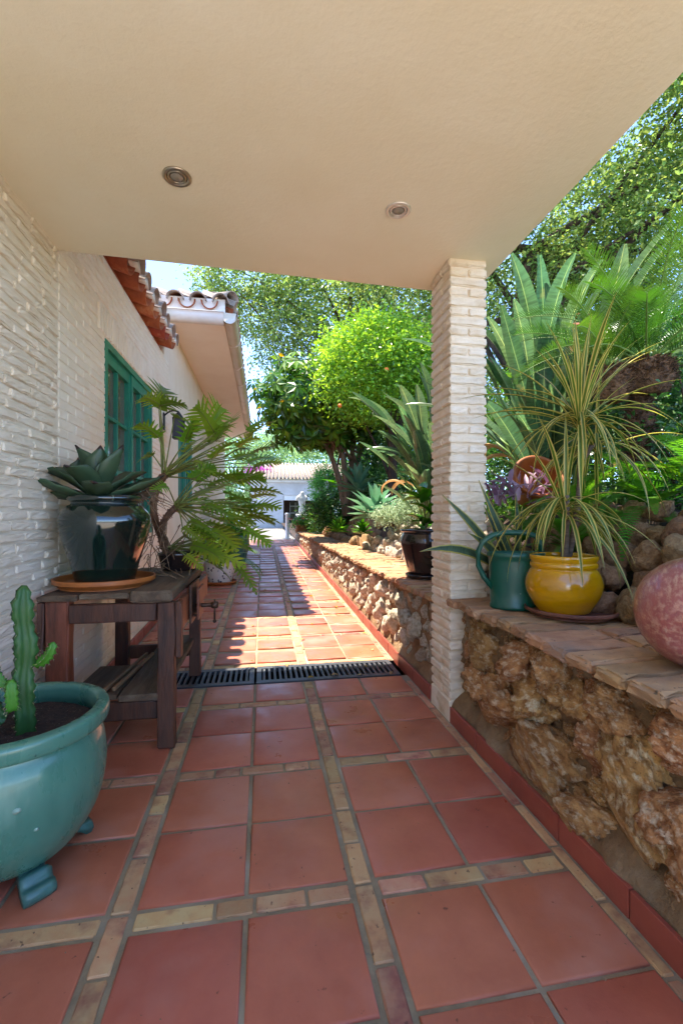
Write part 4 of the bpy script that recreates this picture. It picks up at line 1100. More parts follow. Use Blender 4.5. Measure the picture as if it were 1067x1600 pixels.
for (b, jp, jd, tp, td, wd) in LV: phil_leaf(b + Vector((r.uniform(-.02, .02), r.uniform(-.02, .02), r.uniform(-.02, .02))), at(*jp, jd), at(*tp, td), wd)

# ================================================================== COPING POTS (right)
CZ = .717
# watering can
wc = onz(806, 952, CZ); wcx, wcy = 1.305, 2.19
t = thing('watering_can', 'scuffed dark green plastic watering can beside the yellow pot', 'watering can', (wcx, wcy, CZ))
def oval(prof, m, name, ex=1.0, ey=.72, seg=40):
    me = lathe(prof, m, name, seg); co = np.zeros(len(me.vertices) * 3); me.vertices.foreach_get('co', co); co = co.reshape(-1, 3); co[:, 0] *= ex; co[:, 1] *= ey; me.vertices.foreach_set('co', co.ravel()); return me
obj('body', oval([(.02, 0), (.128, .0), (.133, .006), (.133, .018), (.128, .026), (.132, .10), (.138, .24), (.140, .262), (.146, .268), (.146, .285), (.141, .29), (.134, .288), (.130, .27), (.125, .10), (.01, .06)], 'green_plastic', 'body'), t)
hd = tube([(-.118, -.01, .10), (-.165, 0, .16), (-.192, 0, .22), (-.195, 0, .29), (-.17, 0, .345), (-.12, 0, .378), (-.05, 0, .392), (.05, 0, .392), (.10, 0, .375), (.128, 0, .33), (.132, 0, .275)], .0145, 'green_plastic', 10, 'handle')
obj('handle', hd, t)
obj('spout', tube([(.11, .0, .06), (.17, .02, .12), (.24, .05, .25), (.27, .06, .31)], [.03, .024, .018, .017], 'green_plastic', 10, 'spout'), t)
t.rotation_euler = (0, 0, rad(-14))
# yellow pot and saucer
yx, yy_ = 1.455, 1.99
saucer('brown clay saucer under the yellow pot', (yx + .01, yy_ - .01, CZ + .004), .205, .034, 'brown_clay')
t = thing('plant_pot', 'round glossy yellow glazed pot on a brown saucer', 'pot', (yx - .02, yy_, CZ + .02))
obj('body', lathe(smooth_prof([(.02, .0), (.105, .0), (.128, .02), (.165, .085), (.172, .145), (.155, .195), (.146, .208), (.152, .220), (.151, .234), (.147, .24), (.154, .256), (.153, .27), (.143, .272), (.138, .255), (.14, .22), (.01, .20)], 5), 'yellow_glaze', 'body', 72), t)
obj('soil', soil_mesh(.14, .242), t)
# dracaena
dr = thing('dracaena', 'spiky dracaena with yellow-striped drooping leaves in the yellow pot', 'plant', (yx - .02, yy_, CZ + .26))
DO = -dr.location
c0 = Vector((yx - .02, yy_, CZ + .24)); cA = at(884, 790, 1.98); cB = at(905, 650, 2.0); cC = at(930, 690, 2.12)
def drp(name, me): o = obj(name, me, dr); o.location = DO; return o
drp('cane', tube(bez(c0, c0.lerp(cA, .5) + Vector((.01, 0, 0)), cA + Vector((0, 0, .05)), 8), [.019, .018, .018, .017, .016, .016, .015, .015, .014], 'cane_bark', 10, 'cane'))
drp('cane', tube(bez(c0 + Vector((.04, .03, 0)), at(912, 780, 2.03), cB, 10), [.015] * 5 + [.013] * 6, 'cane_bark', 9, 'cane'))
drp('cane', tube(bez(at(905, 730, 2.02), at(915, 705, 2.05), cC, 6), .013, 'cane_bark', 8, 'cane'))
strap = lambda t_: max(.03, (.65 + .45 * math.sin(math.pi * min(1, .15 + .7 * t_))) * (1 if t_ < .6 else max(.03, 1 - ((t_ - .6) / .4) ** 1.3)))
dm = []
for k in range(16):
    p0 = rad((82, 66, 46, 26)[k % 4]) + r.uniform(-.12, .12); p1 = p0 - rad((18, 45, 62, 70)[k % 4]) * r.uniform(.5, 1.2)
    g = G(); blade_g(g, r.uniform(.40, .54), .017, p0, p1, 12, .22, strap, 1.0 + .5 * r.random()); dm.append(g.mesh('leaf', 'dracaena_leaf'))
dd = []
for k in range(8):
    g = G(); p0 = rad(r.uniform(-15, 35)); blade_g(g, r.uniform(.36, .5), .018, p0, rad(r.uniform(-86, -62)), 12, .2, strap, .5); dd.append(g.mesh('leaf', 'dracaena_leaf'))
for (C, n, hang, up) in ((cA, 42, .8, .3), (cB, 66, .40, .55), (cC, 34, .7, .3)):
    for i in range(n):
        az = i * 2.399 + r.uniform(-.25, .25); me = r.choice(dd) if r.random() < hang else r.choice(dm)
        o = obj('leaf', me, dr, C + Vector((math.cos(az) * .012, math.sin(az) * .012, r.uniform(-.07, .03))) + DO, (0, r.uniform(-.2, .2), az), r.uniform(.8, 1.15))
# sansevieria in a small pot behind the can
sv0 = Vector((1.42, 2.385, CZ))
t = thing('plant_pot', 'small dark pot behind the watering can', 'pot', sv0); obj('body', lathe(smooth_prof([(.02, 0), (.07, 0), (.085, .08), (.092, .13), (.09, .14), (.08, .135), (.07, .11), (.01, .10)], 4), 'dark_glaze', 'body', 32), t)
sv = thing('snake_plant', 'snake plant with dark yellow-edged leaves behind the watering can', 'plant', sv0 + Vector((0, 0, .11)))
svp = lambda t_: max(.03, (.6 + .4 * math.sin(math.pi * min(1, t_ * .8 + .1))) * (1 if t_ < .6 else max(.03, 1 - ((t_ - .6) / .4) ** 1.5)))
for (tx, ty, tY, bow) in ((655, 862, 2.22, .16), (690, 773, 2.25, .05), (747, 750, 2.34, -.02), (730, 832, 2.25, .06), (805, 770, 2.5, 0), (775, 800, 2.5, .0), (815, 790, 2.3, .02), (755, 790, 2.45, .03)):
    a = sv0 + Vector((r.uniform(-.03, .03), r.uniform(-.03, .03), .11)); b = at(tx, ty, tY); mid = a.lerp(b, .5) + Vector((0, 0, bow))
    P = bez(a, mid, b, 10); V = []; UV = []; F = []
    for i, p in enumerate(P):
        d = (P[min(i + 1, 10)] - P[max(i - 1, 0)]).normalized(); s = d.cross(Vector((.35, -1, .15))).normalized(); u = d.cross(s); wd = .026 * svp(i / 10)
        for q in (-1, -.5, 0, .5, 1): V.append(tuple(p + s * q * wd - u * abs(q) * wd * .35)); UV.append((.5 + q * .5, i / 10))
    for i in range(10):
        for q in range(4): F.append((i * 5 + q, (i + 1) * 5 + q, (i + 1) * 5 + q + 1, i * 5 + q + 1))
    g = G(); g.add(V, F, UV); o = obj('leaf', g.mesh('leaf', 'sansevieria_leaf'), sv); o.location = -sv.location
    md = o.modifiers.new('thick', 'SOLIDIFY'); md.thickness = .004
# pink ceramic ball pot
t = thing('ceramic_jar', 'mottled pink glazed round jar on the coping at the right edge', 'jar', (1.365, 1.225, CZ + .176), rad(-8))
t.rotation_euler = (rad(-30), rad(72), 0)
obj('body', lathe(smooth_prof([(.02, 0), (.07, .002), (.125, .04), (.168, .11), (.178, .175), (.160, .245), (.115, .295), (.070, .318), (.062, .33), (.075, .345), (.07, .35), (.05, .335), (.01, .25)], 5), 'pink_glaze', 'body', 72), t, (0, 0, -.175))
# dark glazed pot beyond the pillar
dx_, dy_ = 1.335, 3.62
saucer('black saucer under the dark pot beyond the pillar', (dx_, dy_, .678), .165, .035, 'dark_glaze')
t = thing('plant_pot', 'dark brown glazed pot on the coping just left of the pillar', 'pot', (dx_, dy_, .692))
obj('body', lathe(smooth_prof([(.02, 0), (.125, 0), (.135, .02), (.165, .12), (.198, .25), (.205, .30), (.190, .35), (.182, .362), (.20, .372), (.205, .385), (.198, .394), (.18, .392), (.17, .36), (.01, .34)], 5), 'dark_glaze', 'body', 64), t)
obj('soil', soil_mesh(.175, .365), t)
gp = thing('leafy_plant', 'glossy broad-leaved young plant in the dark pot', 'plant', (dx_, dy_, 1.05))
oval_p = lambda t_: max(.02, math.sin(math.pi * min(1, .06 + .93 * t_)) ** .75)
for k in range(3):
    top = Vector((dx_ + (-.03, .05, .0)[k], dy_ + (.0, -.02, .04)[k], (1.36, 1.22, 1.14)[k]))
    o = obj('stem', tube(bez(Vector((dx_, dy_, 1.05)), Vector((dx_ + .02, dy_, 1.15)), top, 5), .007, 'philodendron_stem', 6, 'stem'), gp); o.location = -gp.location
    for i in range(8):
        g = G(); p0 = r.uniform(.1, .9); blade_g(g, r.uniform(.16, .24), .085, p0, p0 - r.uniform(.3, .9), 8, .2, oval_p)
        obj('leaf', g.mesh('leaf', 'glossy_leaf'), gp, top + Vector((0, 0, -.03 * (i % 3))) - gp.location, (r.uniform(-.3, .3), 0, i * 2.4 + k))
# slate sign with lettering
sp_ = at(942, 893, 2.22)
t = thing('slate_sign', 'small grey slate sign with white handwriting behind the yellow pot', 'sign', (sp_.x, sp_.y, CZ), rad(-24))
obj('plate', rough_box(.16, .012, .30, 'slate', 9, .001, .002, (4, 1, 5), 'plate'), t, (0, .02, .17), (rad(-8), 0, 0))
for k, (tx, zz_, s_) in enumerate((("Ingero's", .275, .042), ('WATER Pot', .235, .036))):
    cu = bpy.data.curves.new('lettering', 'FONT'); cu.body = tx; cu.size = s_; cu.extrude = .0006; cu.align_x = 'CENTER'; cu.materials.append(M['chalk'])
    ob = bpy.data.objects.new('lettering', cu); COL.objects.link(ob)
    dg = bpy.context.evaluated_depsgraph_get(); me = bpy.data.meshes.new_from_object(ob.evaluated_get(dg)); bpy.data.objects.remove(ob)
    obj('lettering', me, t, (0, .011 - (.32 - zz_) * 0 + (zz_ - .17) * .14, zz_), (rad(82), 0, 0))

# ================================================================== GARDEN: dry stones
def rockery(label, spots, m, seed, lv=3):
    t = thing('dry_stone_bank', label, 'stone bank', spots[0][:3] if False else (spots[0][0], spots[0][1], .6)); rr = random.Random(seed)
    ms = [rock_mesh(seed * 17 + i, m, lv, .22) for i in range(9)]
    for (x, y, z, s) in spots:
        obj('stone', rr.choice(ms), t, Vector((x, y, z)) - t.location, (rr.uniform(0, 6), rr.uniform(0, 6), rr.uniform(0, 6)), (s * rr.uniform(.85, 1.4), s * rr.uniform(.8, 1.2), s * rr.uniform(.65, .95)))
    return t
sp = []
rr = random.Random(21)
for row, (zz_, xx_) in enumerate(((.76, 1.66), (.88, 1.74), (1.00, 1.83), (1.11, 1.93), (1.21, 2.05))):
    y = .75 + .06 * row
    while y < 2.75:
        s = rr.uniform(.055, .10) * (1.12 if row < 3 else .95)
        sp.append((xx_ + rr.uniform(-.04, .04), y + s, zz_ + rr.uniform(-.02, .02), s)); y += s * 1.9
rockery('brown boulders heaped in shade behind the yellow pot', sp, 'boulder_stone', 4, 4)
sp = []
for row, (zz_, xx_) in enumerate(((.70, 1.66), (.80, 1.76), (.90, 1.86), (1.0, 1.98), (1.08, 2.12))):
    y = 3.3 + .1 * row
    while y < 7.1 - .25 * row:
        s = rr.uniform(.055, .10)
        sp.append((xx_ + rr.uniform(-.07, .07), y + s, zz_ + rr.uniform(-.03, .03), s)); y += s * 1.8
rockery('pale sunlit rubble stones piled behind the dark pot', sp, 'pale_stone', 6)
sp = []
for row, (zz_, xx_) in enumerate(((.70, 1.72), (.84, 1.90), (1.0, 2.05), (1.12, 2.2))):
    y = 7.3 + .2 * row
    while y < 12.5:
        s = rr.uniform(.09, .16)
        sp.append((xx_ + rr.uniform(-.08, .08), y + s, zz_ + rr.uniform(-.03, .03), s)); y += s * rr.uniform(1.8, 3.0)
rockery('weathered stones edging the bed below the multi-stemmed tree', sp, 'boulder_stone', 9)

# ================================================================== plants of the bank
def strelitzia(label, loc, leaves, seed, dead=3, flowers=()):
    t = thing('bird_of_paradise', label, 'plant', loc); rr = random.Random(seed)
    lp = lambda t_: max(.02, math.sin(math.pi * min(1, .05 + .93 * t_)) ** .62 * (1.05 - .25 * t_))
    def leaf(L, W, az, pit, bend, stalk, m, off):
        g = G(); d = Vector((math.cos(az) * math.cos(pit), math.sin(az) * math.cos(pit), math.sin(pit)))
        j = off + d * stalk; dh = Vector((math.cos(az), math.sin(az), 0))
        P = bez(off, off + Vector((0, 0, stalk * .5)) + d * stalk * .1, j, 6); tube_g(g, P, [.018, .016, .014, .012, .011, .010, .008], 6, 1)
        dd_ = (P[-1] - P[-2]).normalized(); p0 = math.asin(max(-1, min(1, dd_.z)))
        T = Matrix.Translation(j) @ Matrix.Rotation(az, 4, 'Z') @ Matrix.Rotation(rr.uniform(-.5, .5), 4, Vector((math.cos(p0), 0, math.sin(p0))))
        blade_g(g, L, W, p0, p0 - bend, 12, .30, lp, 1.3, 0, T, wave=.02)
        obj('leaf', g.mesh('leaf', [m, 'strelitzia_stalk']), t)
    for (L, W, az, pit, bend, stalk) in leaves: leaf(L, W, az, pit, bend, stalk, 'strelitzia_leaf', Vector((rr.uniform(-.18, .18), rr.uniform(-.18, .18), 0)))
    for i in range(dead): leaf(rr.uniform(.4, .6), .09, rr.uniform(0, 6.28), rad(60), rad(150), rr.uniform(.5, .9), 'dead_leaf', Vector((rr.uniform(-.15, .15), rr.uniform(-.15, .15), 0)))
    for (x, y, z, az) in flowers:
        st = Vector((x, y, z)); g = G(); tube_g(g, bez((x * .5, y * .5, 0), (x * .7, y * .7, z * .6), st, 6), .012, 6, 0); obj('flower_stalk', g.mesh('stalk', 'strelitzia_stalk'), t)
        g = G()
        for q in range(9):
            T = Matrix.Translation(st) @ Matrix.Rotation(az + rr.uniform(-.9, .9), 4, 'Z'); blade_g(g, rr.uniform(.12, .24), .03, rad(rr.uniform(-20, 90)), rad(rr.uniform(-20, 60)), 5, .4, None, 1, 0, T)
        obj('flower', g.mesh('flower', 'flower_bract'), t)
    return t
rr = random.Random(3)
# big clump right behind the pillar
b1 = Vector((2.55, 3.75, 1.10)); lv = []
for i in range(88):
    az = rr.uniform(0, 6.28); h = rr.uniform(.35, 1.55)
    lv.append((rr.uniform(.65, 1.0), rr.uniform(.11, .165), az, rad(rr.uniform(64, 87)), rad(rr.uniform(5, 45)), h))
strelitzia('tall bird of paradise clump with upright paddle leaves behind the pillar', b1, lv, 31, 6, ((.25, -.25, 1.72, 2.6), (.28, -.3, 1.1, 3.6), (.05, -.3, .9, 2)))
b1b = Vector((3.5, 3.9, 1.2)); lv = []
for i in range(26): lv.append((rr.uniform(.7, 1.0), rr.uniform(.17, .22), rr.uniform(0, 6.28), rad(rr.uniform(60, 85)), rad(rr.uniform(10, 50)), rr.uniform(.7, 1.7)))
strelitzia('bird of paradise clump standing behind the cycad', b1b, lv, 32, 2)
# clump left of the pillar, leaning out over the wall
b2 = Vector((2.12, 5.3, 1.0)); lv = []
for i in range(56):
    az = rad(rr.uniform(150, 245)) if i % 4 else rr.uniform(0, 6.28)
    lv.append((rr.uniform(.5, .8), rr.uniform(.10, .15), az, rad(rr.uniform(64, 86)), rad(rr.uniform(5, 60)), rr.uniform(.2, 1.35)))
strelitzia('bird of paradise leaning out over the wall on the left of the pillar', b2, lv, 33, 2)

# cycad
cyc = thing('cycad', 'stout sago cycad with arching feathery fronds at the right edge', 'cycad', (2.32, 2.62, 1.28))
cp = at(1003, 588, 2.62)
OC = -cyc.location
def trunk_blob(c, r0, h, seed):
    g = G(); rr = random.Random(seed); prof = smooth_prof([(.02, -h / 2), (r0 * .6, -h / 2), (r0 * .95, -h * .25), (r0, .0), (r0 * .9, h * .28), (r0 * .55, h * .45), (.02, h * .5)], 4)
    seg = 24; V = []; F = []; n = len(prof)
    for (q, z) in prof:
        for k in range(seg): a = 2 * math.pi * k / seg; V.append((q * math.cos(a), q * math.sin(a), z))
    for i in range(n - 1):
        for k in range(seg): F.append((i * seg + k, i * seg + (k + 1) % seg, (i + 1) * seg + (k + 1) % seg, (i + 1) * seg + k))
    g.add(V, F)
    for i in range(420):
        a = rr.uniform(0, 6.28); z = rr.uniform(-h * .48, h * .46); q = r0 * max(.3, 1 - (2 * z / h) ** 2 * .5)
        d = Vector((math.cos(a), math.sin(a), rr.uniform(-.1, .9))).normalized(); T = Matrix.Translation(Vector((math.cos(a) * q * .93, math.sin(a) * q * .93, z))) @ frame_from(d).to_4x4()
        L = rr.uniform(.03, .07); g.add([(-.01, -.013, 0), (L, 0, 0), (-.01, .013, 0), (0, 0, .014)], [(0, 1, 3), (1, 2, 3), (0, 2, 1)], T=T)
    o = obj('trunk', g.mesh('trunk', 'cycad_trunk', False), cyc); o.location = c + OC
trunk_blob(cp + Vector((.04, 0, -.0)), .15, .24, 1); trunk_blob(at(955, 600, 2.68), .12, .24, 2)
trunk_blob(cp + Vector((.04, .06, -.36)), .085, .55, 3)
rr = random.Random(8)
def frond(c, az, p0, p1, L, name='frond'):
    P = [Vector(c)]; n = 12
    for i in range(n):
        a = p0 + (p1 - p0) * (i / n) ** 1.2; P.append(P[-1] + Vector((math.cos(az) * math.cos(a), math.sin(az) * math.cos(a), math.sin(a))) * (L / n))
    g = G(); pl = lambda t_: .155 * max(.12, math.sin(math.pi * min(1, .12 + .80 * t_)) ** .7)
    pinnate_g(g, P, 50, pl, .0046, 70, .40, .12, .10, 0, 1, .008, 2, sweep=30, jit=.05, rng=rr)
    o = obj(name, g.mesh('frond', ['cycad_leaf', 'strelitzia_stalk']), cyc); o.location = OC
for i in range(27):
    az = i * 2.399 + rr.uniform(-.2, .2); k = i / 27
    p0 = rad(68 - 60 * k) + rr.uniform(-.12, .12); frond(cp + Vector((.03 + math.cos(az) * .05, math.sin(az) * .05, .10)), az, p0, p0 - rad(rr.uniform(35, 75)), rr.uniform(.74, .95))
for i in range(12):
    az = i * 2.399 + 1; p0 = rad(75 - 50 * i / 12); frond(at(950, 578, 2.68), az, p0, p0 - rad(rr.uniform(45, 85)), rr.uniform(.6, .8))

# ferns
def fern(label, loc, n, L, seed, azr=(0, 6.28), pmin=20):
    t = thing('fern', label, 'fern', loc, 0, 'ferns on the bank'); rr = random.Random(seed)
    for i in range(n):
        az = rr.uniform(*azr); p0 = rad(rr.uniform(pmin, 85)); p1 = p0 - rad(rr.uniform(50, 110)); l = L * rr.uniform(.7, 1.15); P = [Vector((0, 0, 0))]
        for k in range(9):
            a = p0 + (p1 - p0) * (k / 9); P.append(P[-1] + Vector((math.cos(az) * math.cos(a), math.sin(az) * math.cos(a), math.sin(a))) * l / 9)
        g = G(); pinnate_g(g, P, 34, lambda t_: .062 * (L / .55) * max(.1, math.sin(math.pi * min(1, .22 + .74 * t_))), .0085 * L / .55, 86, .06, .15, .05, 0, 0, .0025, 2, sweep=22, rng=rr); obj('frond', g.mesh('frond', 'fern_leaf'), t)
fern('sword fern hanging from the bank below the cycad trunk', (2.15, 2.25, 1.22), 20, .55, 1, (2.2, 5.2), 10)
fern('bright sword fern at the right edge below the cycad', (2.2, 1.95, 1.32), 20, .6, 2)
fern('sword fern growing down behind the slate sign', (1.78, 2.38, .98), 18, .42, 3, (2.0, 5.0), 0)
fern('small fern at the foot of the bird of paradise by the pillar', (1.9, 3.1, 1.0), 16, .45, 4)
fern('sword fern between the brown boulders and the cycad', (2.0, 2.6, 1.2), 18, .5, 5, (2, 5.4), 10)
# tilted terracotta pot with purple plants
t = thing('plant_pot', 'terracotta pot lying tilted among purple leaves behind the pillar', 'pot', at(836, 752, 3.15))
t.rotation_euler = (rad(48), rad(-42), rad(20))
obj('body', lathe(smooth_prof([(.02, -.20), (.10, -.20), (.115, -.18), (.16, .0), (.165, .03), (.185, .035), (.188, .075), (.165, .078), (.15, .02), (.10, -.15), (.01, -.16)], 4), 'orange_clay', 'body', 40), t)
rr = random.Random(14)
pu = thing('purple_plant', 'purple and pink rosettes growing around the tilted terracotta pot', 'plant', at(805, 770, 3.05))
for i in range(70):
    g = G(); p0 = rad(rr.uniform(10, 85)); blade_g(g, rr.uniform(.10, .2), .03, p0, p0 - rad(rr.uniform(10, 60)), 6, .25, strap)
    obj('leaf', g.mesh('leaf', 'purple_leaf'), pu, (rr.uniform(-.22, .22), rr.uniform(-.12, .12), rr.uniform(-.10, .08)), (0, 0, rr.uniform(0, 6.28)))
# pale agave rosettes on the bank
def rosette(name, label, cat, loc, n, L, W, m, seed, group=None, top=80):
    t = thing(name, label, cat, loc, 0, group); rr = random.Random(seed)
    for i in range(n):
        az = i * 2.399; k = i / n; p0 = rad(top * k + 8); g = G(); blade_g(g, L * rr.uniform(.85, 1.1), W, p0, p0 - rad(rr.uniform(0, 35)), 7, .28, agp)
        obj('leaf', g.mesh('leaf', m), t, (0, 0, .06 * k), (0, 0, az + rr.uniform(-.2, .2)))
    return t
rosette('foxtail_agave', 'pale blue-green agave rosette on the bank left of the dark pot', 'agave', at(588, 812, 6.6), 42, .52, .11, 'agave_pale_leaf', 2)
rosette('foxtail_agave', 'smaller green agave rosette behind the pale one', 'agave', at(560, 770, 9.2), 26, .6, .11, 'agave_pale_leaf', 3)
rosette('succulent', 'yellow-green succulent tuft on the wall top below the agave', 'succulent', at(565, 835, 6.9), 34, .2, .05, 'glossy_leaf', 4)
rosette('succulent', 'round yellow-tipped succulent beside the weathered stones', 'succulent', at(528, 832, 8.6), 34, .28, .06, 'fern_leaf', 5)
rosette('palm', 'young palm with stiff fronds behind the multi-stemmed tree', 'palm', at(556, 768, 13), 22, 1.1, .14, 'glossy_leaf', 6)

# ---------------- shrubs and trees made of leaf clumps
def shrub(name, label, cat, c, r_, ncl, per, clr, size, m, group=None, aspect=.5, stem=True, flower=None, seed=0):
    t = thing(name, label, cat, (c[0], c[1], c[2] - r_[2]), 0, group)
    rng = np.random.default_rng(seed + 100)
    P, cl, out = crown_points((0, 0, r_[2]), r_, ncl, per, clr, rng, .45)
    obj('crown', leaves_mesh('crown', P, size, m, aspect, rng=rng, outward=out * .8), t)
    if stem:
        g = G(); rr = random.Random(seed)
        for i in rr.sample(range(len(cl)), min(14, len(cl))): tube_g(g, bez((rr.uniform(-.05, .05), rr.uniform(-.05, .05), 0), (cl[i][0] * .3, cl[i][1] * .3, cl[i][2] * .6), cl[i], 5), [.02, .016, .012, .009, .006, .003], 5)
        obj('stems', g.mesh('stems', 'bark'), t)
    if flower:
        k = rng.permutation(len(P))[:flower[1]]; obj('flowers', leaves_mesh('flowers', P[k] + out[k] * .05, flower[2], flower[0], .9, rng=rng), t)
    return t
def limbs(g, base, top, rad0, cl, rr, nl=22, mid=.45):
    base, top = Vector(base), Vector(top); P = bez(base, base.lerp(top, .5) + Vector((rr.uniform(-.15, .15), rr.uniform(-.15, .15), 0)) * (top - base).length, top, 8)
    tube_g(g, P, [rad0 * (1 - .55 * i / 8) for i in range(9)], 9)
    for q in rr.sample(range(len(cl)), min(nl, len(cl))):
        c = Vector(cl[q]); a = P[rr.randint(3, 8)]; m_ = a.lerp(c, .5) + Vector((rr.uniform(-.1, .1), rr.uniform(-.1, .1), rr.uniform(.0, .12))) * (c - a).length
        B = bez(a, m_, c, 6); tube_g(g, B, [rad0 * .26 * (1 - .85 * i / 6) for i in range(7)], 5)
def tree(name, label, loc, height, crowns, m, size, trunk_r, seed, bark='bark', aspect=.5, ncl=120, per=60, clr=.3, group=None, lean=(0, 0), extra=None, nl=22, up=.35, shell=.55):
    t = thing(name, label, 'tree', loc, 0, group); rng = np.random.default_rng(seed); rr = random.Random(seed)
    allP, allO, allC = [], [], []
    for (c, r_) in crowns:
        k = max(8, int(ncl * (r_[0] * r_[1] * r_[2]) ** .667 / sum((q[1][0] * q[1][1] * q[1][2]) ** .667 for q in crowns)))
        P, cl, out = crown_points(c, r_, k, per, clr, rng, shell); allP.append(P); allO.append(out); allC += [tuple(x) for x in cl]
    P = np.concatenate(allP); O_ = np.concatenate(allO)
    obj('crown', leaves_mesh('crown', P, size, m, aspect, up, rng, outward=O_ * .5), t)
    g = G(); limbs(g, (0, 0, -.2), (lean[0], lean[1], height), trunk_r, allC, rr, nl); obj('trunk', g.mesh('trunk', bark), t)
    if extra: extra(t, P, O_, allC, rng, rr)
    return t
# orange tree: clipped round crown
def fruits(t, P, O_, C, rng, rr):
    g = lathe(smooth_prof([(.001, -.033), (.025, -.023), (.033, 0), (.025, .023), (.001, .033)], 4), 'orange_fruit', 'orange', 16)
    for q in ((531, 634), (604, 577)):
        p = at(q[0], q[1], 7.15); obj('orange', g, t, p - t.location)
ot = at(612, 720, 8.3); oc = at(588, 578, 8.3) 
tree('orange_tree', 'clipped round orange tree with bright green crown left of the pillar', (ot.x, 8.3, 1.2), 1.9, [((oc.x - ot.x, 0, oc.z - 1.2), (1.08, 1.05, .98)), ((oc.x - ot.x + .75, .1, oc.z - 1.25), (.6, .8, .75))], 'orange_tree_leaf', .085, .12, 5, ncl=460, per=74, clr=.14, extra=fruits, shell=.74)
# multi-stemmed umbrella tree
def umbrella_tree(label, base, cen, r_, seed):
    t = thing('umbrella_tree', label, 'tree', base); rng = np.random.default_rng(seed); rr = random.Random(seed)
    P, cl, out = crown_points(cen, r_, 240, 4, .16, rng, .5, -.75)
    n = len(P); k = 8; nr = out + rng.normal(size=(n, 3)) * .35 + np.array((0, 0, .5)); nr /= np.linalg.norm(nr, axis=1)[:, None]
    a = np.cross(nr, rng.normal(size=(n, 3))); a /= np.linalg.norm(a, axis=1)[:, None]; b = np.cross(nr, a); V = []
    for i in range(k):
        th = 2 * math.pi * i / k; d = a * math.cos(th) + b * math.sin(th) - nr * .35; s = -a * math.sin(th) + b * math.cos(th); L = .24 * rng.uniform(.8, 1.2, (n, 1)); W = .05
        V.append(np.stack([P + d * .03, P + d * L * .55 + s * W + nr * .01, P + d * L - nr * .03, P + d * L * .55 - s * W + nr * .01], 1))
    V = np.concatenate(V).reshape(-1, 3); obj('crown', fast_mesh('crown', V, np.arange(len(V)).reshape(-1, 4), 'umbrella_leaf'), t)
    yl = rng.permutation(n)[:n // 9]; obj('yellow_leaves', leaves_mesh('yl', P[yl] + out[yl] * .06, .16, 'yellow_leaf', .4, rng=rng), t)
    g = G()
    for (dx, dy, h, rd) in ((-.55, .1, 1.5, .075), (-.25, -.1, 1.6, .085), (.12, .15, 1.7, .075), (.35, -.1, 1.7, .06), (-.75, .2, 1.9, .045)):
        tp = Vector((dx, dy, h)); Q = bez((dx * .15, dy * .2, -.15), (dx * .35, dy * .5, h * .6), tp, 7); tube_g(g, Q, [rd * (1 - .4 * i / 7) for i in range(8)], 8)
        for q in rr.sample(range(len(cl)), 7): tube_g(g, bez(Q[rr.randint(4, 7)], tp.lerp(Vector(cl[q]), .5), cl[q], 4), [.03, .024, .017, .011, .006], 5)
    obj('trunk', g.mesh('trunk', 'pale_bark'), t)
ub = at(546, 796, 10.2); uc = at(508, 632, 10.2)
umbrella_tree('multi-stemmed umbrella tree with dark lobed leaves beside the path', ub, (uc.x - ub.x, 0, uc.z - ub.z), (1.5, 1.3, 1.05), 12)
# great trees behind
tA = at(832, 470, 8.6)
tree('evergreen_oak', 'great spreading evergreen tree with dark trunk behind the cycad', (tA.x, 8.6, 1.5), 5.2,
     [((.3, .5, 6.0), (3.2, 3.0, 2.6)), ((2.6, -.8, 5.0), (2.6, 2.6, 2.2)), ((-2.4, .8, 6.0), (2.4, 2.4, 1.7)), ((3.8, 1.2, 3.2), (2.4, 2.4, 1.9)), ((1.2, 3.5, 3.0), (3.2, 2, 2.2)), ((2.2, -3.0, 7.2), (2.6, 2.4, 1.6))],
     'oak_leaf', .115, .33, 21, ncl=1500, per=80, clr=.28, nl=26, shell=.3)
tB = at(520, 640, 16)
tree('evergreen_oak', 'tall airy evergreen tree rising behind the orange tree', (tB.x + .6, 16, .9), 6.5,
     [((-.8, 0, 8.6), (2.6, 2.6, 1.7)), ((-3.6, .2, 8.2), (1.7, 1.9, 1.5)), ((2.4, 0, 8.4), (2.8, 2.4, 2.0)), ((-2.0, -.3, 6.3), (1.8, 1.8, 1.1)), ((2.2, .3, 5.6), (2.4, 2.2, 1.8))],
     'oak_leaf', .14, .26, 22, ncl=760, per=70, clr=.32, nl=30, shell=.3)
# greenery closing the view between the trunks
SH = 'shrubs on the bank behind the wall'
shrub('shrub', 'dark leafy shrub mass behind the orange tree trunk', 'shrub', (3.2, 10.2, 2.0), (1.3, 1.0, 1.2), 130, 60, .2, .09, 'dark_shrub_leaf', SH, seed=1)
shrub('shrub', 'dense dark shrub right of the umbrella tree stems', 'shrub', (3.9, 12.8, 2.1), (1.8, 1.2, 1.5), 130, 60, .24, .11, 'dark_shrub_leaf', SH, seed=2)
shrub('shrub', 'leafy shrub rising behind the bird of paradise by the pillar', 'shrub', (4.0, 6.2, 2.1), (1.3, 1.0, 1.3), 150, 60, .2, .08, 'shrub_leaf', SH, seed=3)
shrub('shrub', 'shaded shrub below the cycad at the right edge', 'shrub', (3.0, 2.7, 1.7), (.7, .6, .6), 90, 50, .12, .06, 'dark_shrub_leaf', SH, seed=4)
shrub('shrub', 'tall shrub behind the cycad near the right edge', 'shrub', (4.9, 3.9, 2.2), (1.2, 1.0, 1.3), 130, 60, .2, .085, 'shrub_leaf', SH, seed=5)
shrub('shrub', 'leafy shrub between the oak trunk and the right edge', 'shrub', (6.6, 6.0, 2.6), (1.6, 1.2, 1.5), 130, 60, .24, .1, 'dark_shrub_leaf', SH, seed=6)
